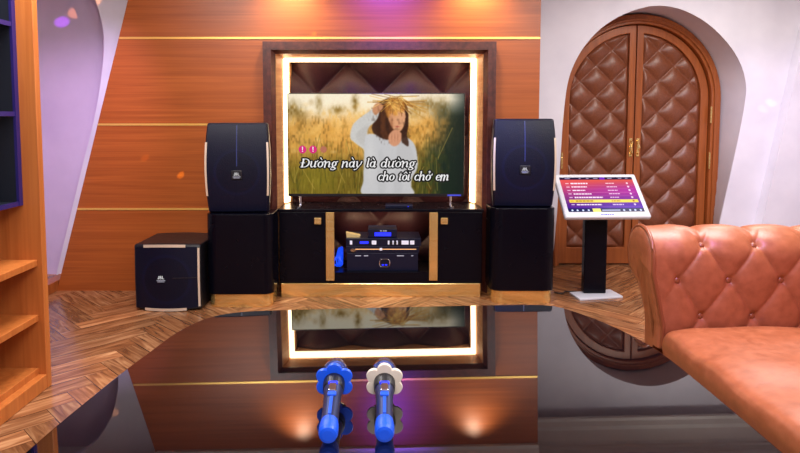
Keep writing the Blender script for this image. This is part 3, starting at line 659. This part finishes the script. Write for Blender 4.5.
def pedestal(label, xl, xr, yf, zt, d, loc=None):
    cx = (xl+xr)/2; w = (xr-xl)/2
    t = thing('speaker_pedestal', label, 'pedestal', (cx, yf, 0), 0, 'speaker pedestals')
    def rr(w, d0, d1, r, n=8):
        pts = []
        for (cx_, cy_, a0) in ((-w+r, d0+r, PI), (w-r, d0+r, 1.5*PI)):
            pts += [(cx_+r*math.cos(a0+PI/2*i/n), cy_+r*math.sin(a0+PI/2*i/n)) for i in range(n+1)]
        return pts+[(w, d1), (-w, d1)]
    bm = NB(); prism(bm, rr(w, 0, d, .07), zt-.087, lambda u, v, w_: (u, v, .087+w_)); obj('body', bm, BLACK, t, bev=.004)
    bm = NB(); prism(bm, rr(w-.012, .008, d-.01, .064), .09, lambda u, v, w_: (u, v, w_)); obj('base', bm, BRASS, t, bev=.003)
    return t
zt1 = at(240, 214.5, YS1).z; zt2 = at(520, 208.5, YS2).z
pedestal('black speaker pedestal on a brass base beside the subwoofer', at(205.5, 260, YS1).x, at(272.5, 260, YS1).x, YS1, zt1, .24)
pedestal('black speaker pedestal on a brass base beside the touchscreen stand', at(491.5, 260, YS2).x, at(556, 260, YS2).x, YS2, zt2, .24)
loudspeaker('large navy loudspeaker on the left pedestal above the subwoofer', (at(237, 200, YS1+.03).x, YS1+.045, zt1), math.radians(3))
loudspeaker('large navy loudspeaker on the right pedestal beside the touchscreen', (at(524, 200, YS2+.03).x, YS2+.03, zt2), math.radians(-2.5))
# ---- subwoofer: same style lying on its side
YSB = 3.89
xl, xr = at(133, 280, YSB).x, at(200, 280, YSB).x; sw_, sh_ = xr-xl, at(165, 244, YSB).z
t = thing('subwoofer', 'black subwoofer with silver bars standing on the floor beside a pedestal', 'subwoofer', ((xl+xr)/2, YSB, 0))
def side_bow(f):  # the bow runs across, so swap the axes of the upright barrel
    bm = NB(); f(bm)
    for v_ in bm.verts: v_.co = Vector((v_.co.z-sw_/2, v_.co.y, v_.co.x+sh_/2))
    return bm
obj('cabinet', side_bow(lambda b_: barrel(b_, sh_, sw_, .43, .04, .03, back=.985)), BLACKM, t, bev=.01, ang=50)
SBG = grille_mat('subwoofer_grille', .21, .15)
obj('grille', side_bow(lambda b_: front_sheet(b_, sh_, sw_, .04, .03, .012, sw_-.02, -.92, .92, .006)), SBG, t)
for s in (-1, 1): obj('silver_bar', side_bow(lambda b_: front_sheet(b_, sh_, sw_, .04, .03, .07, sw_-.09, .905*s, .985*s, .008)), SILVER, t)
obj('edge_strip', side_bow(lambda b_: front_sheet(b_, sh_, sw_, .04, .03, sw_-.018, sw_-.006, -.9, .9, .008)), SILVER, t)
obj('rib', side_bow(lambda b_: front_sheet(b_, sh_, sw_, .04, .03, sw_*.6, sw_-.02, -.012, .012, .0075)), BLACKM, t)
logo(t, -.03, -.0165, sh_*.49, .019)
for sx in (-1, 1):
    for yy in (.06, .38): bm = NB(); lathe(bm, [(.014, -.012), (.016, .01)], lambda a_, c_, tt: (sx*(sw_/2-.05)+a_, yy+c_, tt+.006), 12); obj('foot', bm, BLACKM, t) if False else bm.free()
# ---- touchscreen stand
ky = 4.27; kx = at(595, 250, ky).x
ks = thing('touchscreen_kiosk', 'white framed touchscreen on a black post listing songs by the arched door', 'touchscreen', (kx, ky, 0))
b0 = [onz(570, 296.5, 0), onz(607, 300.5, 0), onz(622.5, 297.5, 0), onz(588, 291, 0)]
bm = NB(); prism(bm, [(p.x-kx, p.y-ky) for p in (onz(569.5, 294, 0), onz(580, 301, 0), onz(623, 298, 0), onz(610, 291, 0))], .014, lambda u_, v_, w_: (u_, v_, w_)); obj('base_plate', bm, WPLAST, ks, bev=.003)
zp = .68
obj('post', bx(-.078, .078, -.02, .045, .014, zp), BLACK, ks, bev=.008)
# tilted head: measured corners
TLc, TRc, BRc, BLc = at(556, 174.5, 4.41), at(637.5, 173.5, 4.41), at(649, 217, 4.11), at(562.5, 217, 4.11)
cen = (TLc+TRc+BRc+BLc)/4; ex = ((TRc-TLc)+(BRc-BLc)).normalized(); ez = ((TLc-BLc)+(TRc-BRc)); ez = (ez-ex*ez.dot(ex)).normalized(); ey = ez.cross(ex)
kw = ((TRc-TLc).length+(BRc-BLc).length)/2; kh = ((TLc-BLc).length+(TRc-BRc).length)/2
hd = obj('screen_frame', bx(-kw/2, kw/2, 0, .035, -kh/2, kh/2), WPLAST, ks, bev=.012, seg=3)
hd.matrix_local = Matrix.Translation(Vector((cen.x-kx, cen.y-ky, cen.z))) @ Matrix((ex, ey, ez)).transposed().to_4x4()
kp = Pic(82, 44, 4.2); u, v = kp.u, kp.v
U1, V1 = u/82, v/44
top = np.array((240, 96, 60.)); bot = np.array((52, 16, 150.)); kp.im[:] = top*(1-V1[..., None])+bot*V1[..., None]
kp.mix(np.exp(-((V1-.42)/.22)**2)*(.35+.65*U1)*.85, (178, 40, 170)); kp.mix(np.clip((V1-.45)*2.5, 0, 1)*np.clip(U1*1.2, 0, 1)*.6, (90, 20, 200)); kp.mix(np.clip(.5-V1, 0, 1)*np.clip(.6-U1, 0, 1)*1.6, (238, 70, 90))
def rect(x0, x1, y0, y1, col, a_=1.): kp.mix(((u > x0) & (u < x1) & (v > y0) & (v < y1)).astype(float)*a_, col)
rect(0, 82, 0, 3.4, (24, 22, 60)); rect(0, 82, 39.6, 44, (26, 30, 84))
for x0, x1 in ((6, 12), (22, 24), (30, 33), (38, 43), (54, 59), (66, 70), (74, 77)): rect(x0, x1, 1.2, 2.2, (190, 180, 220), .8)
rect(45, 51, .4, 3.2, (120, 40, 210), .9)
for k, (a1_, b1_, b2_) in enumerate(((11, 30, 60), (11, 28, 62), (11, 25, 61), (11, 31, 62), (11, 42, 60), (11, 31, 60), (11, 38, 62))):
    y = 8.2+k*4.45
    if k == 5: rect(4, 79, y-1.7, y+2.0, (250, 214, 70)); kp.mix(kp.blob(42, y, 30, 1.2)*.5, (255, 244, 170)); colr = (150, 110, 40)
    else: rect(4, 79, y+2.5, y+2.8, (255, 190, 220), .35); colr = (255, 235, 250)
    x = 5.5
    rect(5.2, 8.8, y-.5, y+.6, colr, .7)
    rr_ = random.Random(k); x = a1_
    while x < b1_: wd_ = rr_.uniform(1.5, 4); rect(x, min(x+wd_, b1_), y-.7, y+.8, colr, .92); x += wd_+.5
    x = 50
    while x < b2_: wd_ = rr_.uniform(1.5, 4); rect(x, min(x+wd_, b2_), y-.5, y+.7, colr, .75); x += wd_+.5
    kp.mix((np.hypot(u-74, v-y) < 1.2).astype(float)*.8, colr)
for cx in (4.5, 10, 16, 22, 60, 66.5, 72, 78): kp.mix((np.hypot(u-cx, v-41.8) < 1.1).astype(float), (205, 215, 255))
rect(26.5, 35, 39.8, 44, (250, 236, 120)); rect(36.5, 56, 41.2, 42.4, (190, 195, 235))
kp.im = np.clip(kp.im, 0, 255)
ksw, ksh = kw*.885, kh*.80
obj('touch_display', kp.mesh('touch_display', ksw, ksh), screen_mat('song_list_picture', 1.2), hd, loc=(0, -.0012, -kh/2+kh*.115))
bm = NB(); x = -.045
for wq in (.01, .008, .012, .01, .009, .011): box(bm, x, x+wq, -.001, .001, -kh/2+.017, -kh/2+.027); x += wq+.005
obj('brand_print', bm, TXTB, hd)
bm = NB(); tube(bm, spline([(at(557, 290, 4.25).x, 4.31, .006), (at(563, 290, 4.25).x, 4.28, .006), (at(570, 290, 4.25).x, 4.33, .006), (at(580, 290, 4.25).x, 4.32, .006)], 8), .005)
tag(obj('power_cable', bm, CABLE), 'thin black cable on the floor between pedestal and touchscreen stand', 'cable')

# ---- glossy black table
ZTB = .568
tb = thing('coffee_table', 'large glossy black table with rounded far corners in the foreground', 'table', (.04, 1.1, 0))
pts = [onz(px, py, ZTB) for px, py in ((20, 453), (60, 419), (120, 371), (150, 349), (172, 333), (190, 323), (213, 314.5), (245, 310), (300, 308.5), (400, 307), (500, 306), (542, 306.5), (562, 309.5), (585, 317), (612, 328), (634, 339), (660, 354.5), (700, 386), (779, 453))]
pts = [(p.x, p.y) for p in pts]; pts = [(pts[0][0]-.02, .3)]+pts+[(pts[-1][0]+.005, .3)]
o2 = [(p.x, p.y) for p in spline(pts[1:-1], 5)]; o2 = [pts[0]]+o2+[pts[-1]]
bm = NB(); prism(bm, [(x-.04, y-1.1) for x, y in o2], -.05, lambda u_, v_, w_: (u_, v_, w_)); tp = obj('tabletop', bm, GLASS, tb, bev=.003, seg=2, ang=60); tp.location = (0, 0, ZTB); tp.rotation_euler = (0, math.radians(-.6), 0)
bm = NB(); prism(bm, [((x-.04)*.9, (y-1.1)*.9) for x, y in o2], -.08, lambda u_, v_, w_: (u_, v_, w_)); obj('apron', bm, BLACKM, tb, loc=(0, 0, ZTB-.06))
for sy in (-.5, .55): obj('pedestal_leg', bx(-.4, .4, sy-.06, sy+.06, 0, ZTB-.13), BLACKM, tb, bev=.01)
# ---- microphones lying on the table
def mic(label, tail, ring, ringmat, band):
    tail, ring = Vector(tail), Vector(ring); ax = (ring-tail).normalized(); L0 = (ring-tail).length
    sx = ax.cross(Vector((0, 0, 1))).normalized(); up = sx.cross(ax)
    t = thing('microphone', label, 'microphone', tail)
    t.matrix_world = Matrix.Translation(tail) @ Matrix((sx, ax, up)).transposed().to_4x4()
    M = lambda x, y, tt: (x, tt, y)
    obj('body', lathe(NB(), [(.0175, .034), (.0185, .038), (.0186, .08), (.0195, .13), (.0205, L0-.045), (.0225, L0-.02), (.0235, L0+.0), (.0210, L0+.012)], M, 28), MICB, t, smooth=False, bev=0)
    obj('collar', lathe(NB(), [(.0225, L0-.028), (.0240, L0-.024), (.0255, L0-.006), (.0250, L0+.02), (.022, L0+.03)], M, 28), BLACKM, t)
    obj('tail_cap', lathe(NB(), [(.012, -.004), (.018, -.002), (.0205, .006), (.0205, .026), (.0195, .036), (.0188, .042)], M, 28), BLUER, t)
    # display window, button and stripe set in the upper side
    obj('display', bx(-.0085, .0085, L0-.062, L0-.026, .0165, .0240), CHROME, t, bev=.002)
    bm = NB(); box(bm, -.011, .011, L0-.034, L0-.027, .019, .0252); obj('status_light', bm, BLUEL, t, bev=.002)
    obj('button', bx(-.010, .010, L0-.078, L0-.063, .0165, .0222), BLUER, t, bev=.003)
    obj('stripe', bx(-.0035, .0035, .045, L0-.08, .0150, .0200), BLUER, t, bev=.001)
    # head
    R = .028; hc = L0+.062
    pr = [(R*math.cos(a), hc+R*math.sin(a)*1.12) for a in [-.9+(.9+PI/2-.06)*i/12 for i in range(13)]]
    hd_ = obj('grille_head', lathe(NB(), [(.022, L0+.026)]+pr, M, 28), noisy(mat('mic_mesh', (70, 84, 150), .35, .8), (700, 700, 700), bump=.5), t, smooth=True)
    obj('head_band', lathe(NB(), [(R+.0002, hc-.004), (R+.0016, hc-.003), (R+.0016, hc+.003), (R+.0002, hc+.004)], M, 28), CHROME, hd_)
    # flower shaped anti-roll ring
    bm = NB(); n = 144; o = []
    for i in range(n):
        a = 2*PI*i/n+PI/6; r = .0345+.0115*abs(math.cos(3*(a)))**.75; o.append((r, a))
    rows = []
    for (k, yy) in ((.0, -.0), (1, -.009), (1, .009), (0, .0)):
        pass
    A = [(.0235, -.006, 0), (None, -.005, .985), (None, 0, 1.02), (None, .005, .985), (.0235, .006, 0)]
    for r0, yy, sc_k in A:
        rows.append([bm.verts.new(((r0 if r0 else r*sc_k)*math.sin(a), L0+.012+yy, (r0 if r0 else r*sc_k)*math.cos(a))) for r, a in o])
    for p, q in zip(rows, rows[1:]+rows[:1]):
        for i in range(n): bm.faces.new((p[i], p[(i+1) % n], q[(i+1) % n], q[i]))
    obj('flower_ring', bm, ringmat, t)
    return t
zc = ZTB+.0455
def mp_(px, py, z): p = onz(px, py, z); return (p.x, p.y, z)
mic('black and blue wireless microphone wearing a blue flower ring on the table', mp_(328, 435, ZTB+.021), mp_(334, 384, zc), BLUER, None)
mic('black and blue wireless microphone wearing a cream flower ring on the table', mp_(384.5, 434, ZTB+.021), mp_(384.5, 384, zc), CREAMR, None)

# ---- chesterfield sofa
sf = thing('chesterfield_sofa', 'caramel leather chesterfield sofa with a buttoned rolled arm beside the table', 'sofa', (1.4, 1.3, 0))
ox, oy = 1.4, 1.3
CYr, CZr, Rr = 2.405, .70, .102
def profile():
    P = [(2.318, .36), (2.312, .45), (2.306, .55), (2.303, .64), (2.303, .70)]
    P += [(CYr+Rr*math.cos(a), CZr+Rr*math.sin(a)) for a in [PI-(PI+1.25)*i/16 for i in range(1, 17)]]
    P += [(2.432, .585), (2.430, .5), (2.430, .08)]
    return P
pf = [(p.x, p.y) for p in spline(profile(), 5)]
sl = [0]
for p, q in zip(pf, pf[1:]): sl.append(sl[-1]+math.hypot(q[0]-p[0], q[1]-p[1]))
tot = sl[-1]
def pr_at(s):
    import bisect
    i = min(max(bisect.bisect(sl, s)-1, 0), len(pf)-2); f = (s-sl[i])/(sl[i+1]-sl[i]+1e-9)
    p, q = pf[i], pf[i+1]; tx_, tz_ = q[0]-p[0], q[1]-p[1]; l_ = math.hypot(tx_, tz_)
    return p[0]+tx_*f, p[1]+tz_*f, -tz_/l_, tx_/l_
DU, HV = .198, .141; SB = .122; U0 = 1.222; VR = [SB, SB+HV, SB+2*HV]
XA0, XA1 = 1.03, 1.86
def cap_x(z): return 1.082-.047*min(1, max(0, (z-.45)/.2))
def arm_d(u_, s):
    top = VR[2]
    a = (u_-U0)/DU
    if s <= top: d = tuft(u_, s, DU, 2*HV, U0, SB, .019, .45)
    else:
        f = abs(math.sin(PI*a))**.45; t2 = tuft(u_, s, DU, 2*HV, U0, SB, .019, .45); k_ = min(1, (s-top)/.07); d = t2*(1-k_)+.018*f*k_ if s < top+HV else .018*f
        d *= max(0, min(1, (top+.30-s)/.12))
    for j, vr in enumerate(VR):
        o_ = .5*DU if j == 1 else 0; du_ = ((u_-U0-o_)/DU+.5) % 1-.5
        d -= .014*math.exp(-((du_*DU)**2+(s-vr)**2)/.018**2)
    edge = min(1, max(0, (u_-XA0-.03)/.08)); return d*edge + (1-edge)*.012
NU, NS = 170, 190
bm = NB(); rows = []
for j in range(NS+1):
    s = tot*j/NS; y, z, ny, nz = pr_at(s); row = []
    for i in range(NU+1):
        u_ = cap_x(z)+(XA1-cap_x(z))*i/NU; d = arm_d(u_, s); row.append(bm.verts.new((u_-ox, y+ny*d-oy, z+nz*d)))
    rows.append(row)
for p, q in zip(rows, rows[1:]):
    for i in range(NU): bm.faces.new((p[i], p[i+1], q[i+1], q[i]))
arm = obj('arm', bm, SOFA, sf, smooth=True)
# scrolled facing of the arm, slightly domed, with piping
bm = NB(); edge = []
for j in range(0, NS+1, 2):
    y, z, ny, nz = pr_at(tot*j/NS); edge.append((cap_x(z), y+ny*.012, z+nz*.012))
ctr = (2.40, .60)
R_ = []
for k_, (sc_k, dx) in enumerate(((1, 0), (.985, -.012), (.93, -.018), (.7, -.022), (.35, -.024))):
    row = []
    for x, y, z in edge:
        cy_, cz_ = (CYr, CZr) if z > .62 else (2.37, z)
        row.append(bm.verts.new((x+dx-ox, cy_+(y-cy_)*sc_k-oy, cz_+(z-cz_)*(sc_k if z > .62 else 1))))
    R_.append(row)
for p, q in zip(R_, R_[1:]):
    for i in range(len(edge)-1): bm.faces.new((p[i], p[i+1], q[i+1], q[i]))
bm.faces.new(R_[-1])
fc = obj('arm_facing', bm, SOFA, sf, smooth=True)
bm = NB(); tube(bm, [(x-.008-ox, y-oy, z) for x, y, z in edge[:64]], .0085, 8); obj('piping', bm, SOFAB, fc, smooth=True)
# buttons
proto = None
for j, vr in enumerate(VR):
    y, z, ny, nz = pr_at(vr)
    for i in range(-1, 4):
        u_ = U0+i*DU+(.5*DU if j == 1 else 0)
        if not XA0+.07 < u_ < 1.62: continue
        d = arm_d(u_, vr)+.004; p = (u_-ox, y+ny*d-oy, z+nz*d)
        if proto is None:
            bm = NB(); bmesh.ops.create_uvsphere(bm, u_segments=16, v_segments=10, radius=.0125)
            for v_ in bm.verts: v_.co.y *= .6
            proto = obj('button', bm, SOFAB, sf, smooth=True); bo = proto
        else: bo = proto.copy(); C.objects.link(bo); bo.parent = sf
        bo.location = p; bo.rotation_euler = (-math.asin(max(-1, min(1, nz))), 0, 0)
# seat cushion: rounded front edge, a little crowned
def cushion(u_, v_):
    # u_: across from front edge underside over the top to the back, v_: along
    Y = .1+(2.30-.1)*v_
    path = [(1.065, .10), (1.06, .2), (1.05, .30), (1.035, .36), (1.03, .405), (1.045, .437), (1.08, .452), (1.2, .462), (1.4, .468), (1.7, .462), (1.86, .455)]
    return path, Y
path = [Vector(p) for p in spline([(1.092, .08), (1.088, .2), (1.078, .30), (1.062, .36), (1.056, .40), (1.068, .435), (1.11, .452), (1.2, .463), (1.4, .468), (1.65, .462), (1.84, .455)], 6)]
bm = NB(); rows = []; NV = 90
for j in range(NV+1):
    v_ = j/NV; Y = .1+2.2*v_; end = min(1, (1-v_)/.035); e_ = 1-(1-end)**2; row = []
    for k_, p in enumerate(path):
        wv = .004*math.sin(Y*9+p.x*7)*math.sin(p.x*11+1)+.003*math.sin(Y*21+p.x*5)
        z = p.y+(wv if p.y > .42 else 0); z = z-(1-e_)*.022*(1 if p.y > .3 else 0); row.append(bm.verts.new((p.x+(1-e_)*.015-ox, Y-oy, z)))
    rows.append(row)
for p, q in zip(rows, rows[1:]):
    for i in range(len(path)-1): bm.faces.new((p[i], p[i+1], q[i+1], q[i]))
bm.faces.new(rows[-1]+[bm.verts.new((1.84-ox, 2.3-oy, .08))])
obj('seat_cushion', bm, SOFA, sf, smooth=True)
# buttoned back along the right, outside the photo
bm = NB(); bp_ = [(p.x, p.y) for p in spline([(0, .40), (.0, .55), (.0, .68), (.03, .78), (.10, .828), (.18, .79), (.21, .70), (.19, .6), (.18, .4), (.18, .08)], 4)]
grid(bm, 110, len(bp_)-1, lambda a_, c_: (1.72+bp_[min(int(round(c_*(len(bp_)-1))), len(bp_)-1)][0]-(tuft(.1+2.35*a_, bp_[int(round(c_*(len(bp_)-1)))][1], DU, 2*HV, 0, .5, .02, .45) if c_ < .5 else 0)-ox, .1+2.3*a_-oy, bp_[int(round(c_*(len(bp_)-1)))][1]))
obj('backrest', bm, SOFA, sf, smooth=True)
obj('frame_base', bx(1.11-ox, 1.88-ox, .12-oy, 2.42-oy, .04, .2), WOODF, sf)
for x in (1.12, 1.82):
    for y in (.18, 2.36): obj('foot', lathe(NB(), [(.022, 0), (.03, .02), (.026, .045)], lambda a_, c_, tt, x=x, y=y: (x-ox+a_, y-oy+c_, tt), 14), WOODF, sf)

# ---- wooden display unit and black case at the left
YP = 2.76; XP = at(47.5, 389, YP).x
un = thing('display_shelf', 'orange wood display shelf with black upper case at the left edge', 'shelf', (XP, YP, 0)); XBk = XL+.01-XP
obj('end_panel', bx(XBk, 0, 0, .04, 0, 2.38), WOODV, un, bev=.003)
obj('back_panel', bx(XBk, XBk+.02, -2.0, 0, 0, 2.38), WOODV, un)
for px, py in ((36.5, 260), (38, 315)):
    p = at(px, py, YP-.005); x = p.x-XP
    s = obj('shelf', bx(XBk+.02, x, -2.0, 0, p.z-.03, p.z), WOODV, un, bev=.003)
    obj('label_strip', bx(x-.42, x-.115, -.185, -.145, p.z+.0005, p.z+.005), CASEB, s)
p = at(41, 368, YP-.005); x = p.x-XP
s = obj('base_shelf', bx(XBk+.02, x-.012, -2.0, 0, p.z-.09, p.z), WOODV, un, bev=.003); obj('label_strip', bx(x-.42, x-.115, -.185, -.145, p.z+.0005, p.z+.005), CASEB, s)
obj('plinth', bx(XBk+.02, 0, -2.0, 0, 0, .068), WOODV, un, bev=.004)
xf = at(19.5, 204, YP-.02).x-XP; z0 = at(20, 205, YP-.02).z; z2 = at(17, 115.5, YP-.02).z; z3 = at(11, 26, YP-.02).z
bm = NB(); box(bm, XBk+.03, xf, -.028, -.006, z0, 2.2); box(bm, XBk+.02, XBk+.04, -2.0, -.006, z0, 2.2); ca = obj('display_case', bm, CASEB, un); ca['label'] = 'black case with violet light painted on its edges'
for z in (z0, z2, z3, 2.19):
    obj('case_shelf', bx(XBk+.04, xf-.004, -2.0, -.028, z, z+.014), CASEB, ca); obj('edge_strip', bx(xf-.004, xf+.003, -2.0, -.03, z-.003, z+.017), CASEE, ca)
obj('corner_post', bx(xf-.006, xf+.006, -.03, -.002, z0-.003, 2.2), CASEE, ca)

# ================================================================== LIGHT
def area(name, loc, size, power, col, rot=(0, 0, 0), sy=None, spread=None):
    l = bpy.data.lights.new(name, 'AREA'); l.energy = power; l.color = col; l.size = size
    if sy: l.shape = 'RECTANGLE'; l.size_y = sy
    if spread: l.spread = spread
    o = bpy.data.objects.new(name, l); C.objects.link(o); o.location = loc; o.rotation_euler = rot; return o
def spot(name, loc, target, power, col, ang, blend=.6, r=.02):
    l = bpy.data.lights.new(name, 'SPOT'); l.energy = power; l.color = col; l.spot_size = math.radians(ang); l.spot_blend = blend; l.shadow_soft_size = r
    o = bpy.data.objects.new(name, l); C.objects.link(o); o.location = loc
    o.rotation_euler = (Vector(target)-Vector(loc)).to_track_quat('-Z', 'Y').to_euler(); return o
area('ceiling_light_left', (-1.2, 2.6, 2.44), .9, 66, (1, .96, .95))
area('ceiling_light_right', (1.6, 2.4, 2.44), .9, 66, (1, .97, .98))
area('ceiling_light_back', (.2, .2, 2.44), 1.2, 78, (1, .96, .97))
area('ceiling_light_door', (2.4, 3.8, 2.46), .6, 26, (1, .93, .86))
spot('downlight_left', (-.61, 4.21, 2.27), (-.61, 4.37, 1.4), 42, (1, .86, .64), 125, 1, .05)
spot('downlight_right', (.67, 4.21, 2.27), (.67, 4.37, 1.4), 42, (1, .86, .64), 125, 1, .05)
spot('violet_wash', (.05, 3.5, 2.44), (.06, 4.43, 2.0), 110, (.24, .06, 1), 62, 1, .05)
area('console_fill', (0, 4.42, .565), .5, 2.2, (1, .72, .42), (math.radians(40), 0, 0), .04)  # added fill under the console top, no real lamp there
area('panel_fill', (0, 4.46, .70), 1.1, 1.6, (1, .72, .42), (math.radians(75), 0, 0), .03)  # added fill behind the television foot to brighten the padded panel
spot('violet_niche', (.1, 3.2, 2.4), (.1, 4.6, 1.4), 60, (.34, .08, 1), 34, 1, .05)
spot('lilac_wash', (-1.6, 3.3, 2.3), (-2.35, 4.7, .9), 95, (.74, .5, 1), 60, 1, .05)
spot('lilac_wash_right', (2.3, 3.3, 2.3), (3.1, 4.85, .7), 60, (.72, .55, 1), 60, 1, .05)
spot('violet_sofa', (.9, 1.0, 2.44), (1.25, 2.1, .5), 190, (.62, .26, 1), 50, 1, .1)
spot('blue_right_speaker', (.3, 3.2, 2.3), (.86, 4.1, 1.05), 190, (.06, .14, 1), 18, 1, .03)
spot('violet_left_speaker', (-.1, 3.9, 1.9), (-.72, 4.2, .9), 5, (.45, .25, 1), 25, 1, .03)
spot('blue_mics', (.0, .7, 1.9), (-.03, 1.3, .62), 5, (.1, .3, 1), 22, 1, .03)
ball = (.1, 2.4, 2.4)
for px, py, Y, col, pw, an in ((75, 13, YLB, (1, .35, .12), 50, 1.6), (62, 22, YLB, (.45, .05, 1), 60, 1.6), (145, 158, YW, (1, .5, .06), 26, .9), (181, 175, YW, (1, .7, .05), 60, .5), (139*1.0+175, 34, YW, (1, .55, .02), 30, .6), (771, 103, YR, (1, .6, .25), 36, 1.0), (763, 109, YR, (.3, .3, 1), 40, 1.0)):
    spot('disco_spot', ball, at(px, py, Y), pw*11, col, an, .7, .004)
w = bpy.data.worlds.new('world'); bpy.context.scene.world = w; w.use_nodes = True
w.node_tree.nodes['Background'].inputs[0].default_value = (.5, .45, .5, 1); w.node_tree.nodes['Background'].inputs[1].default_value = .15
vs = bpy.context.scene.view_settings; vs.view_transform = 'Standard'; vs.look = 'None'; vs.exposure = 0; vs.gamma = 1
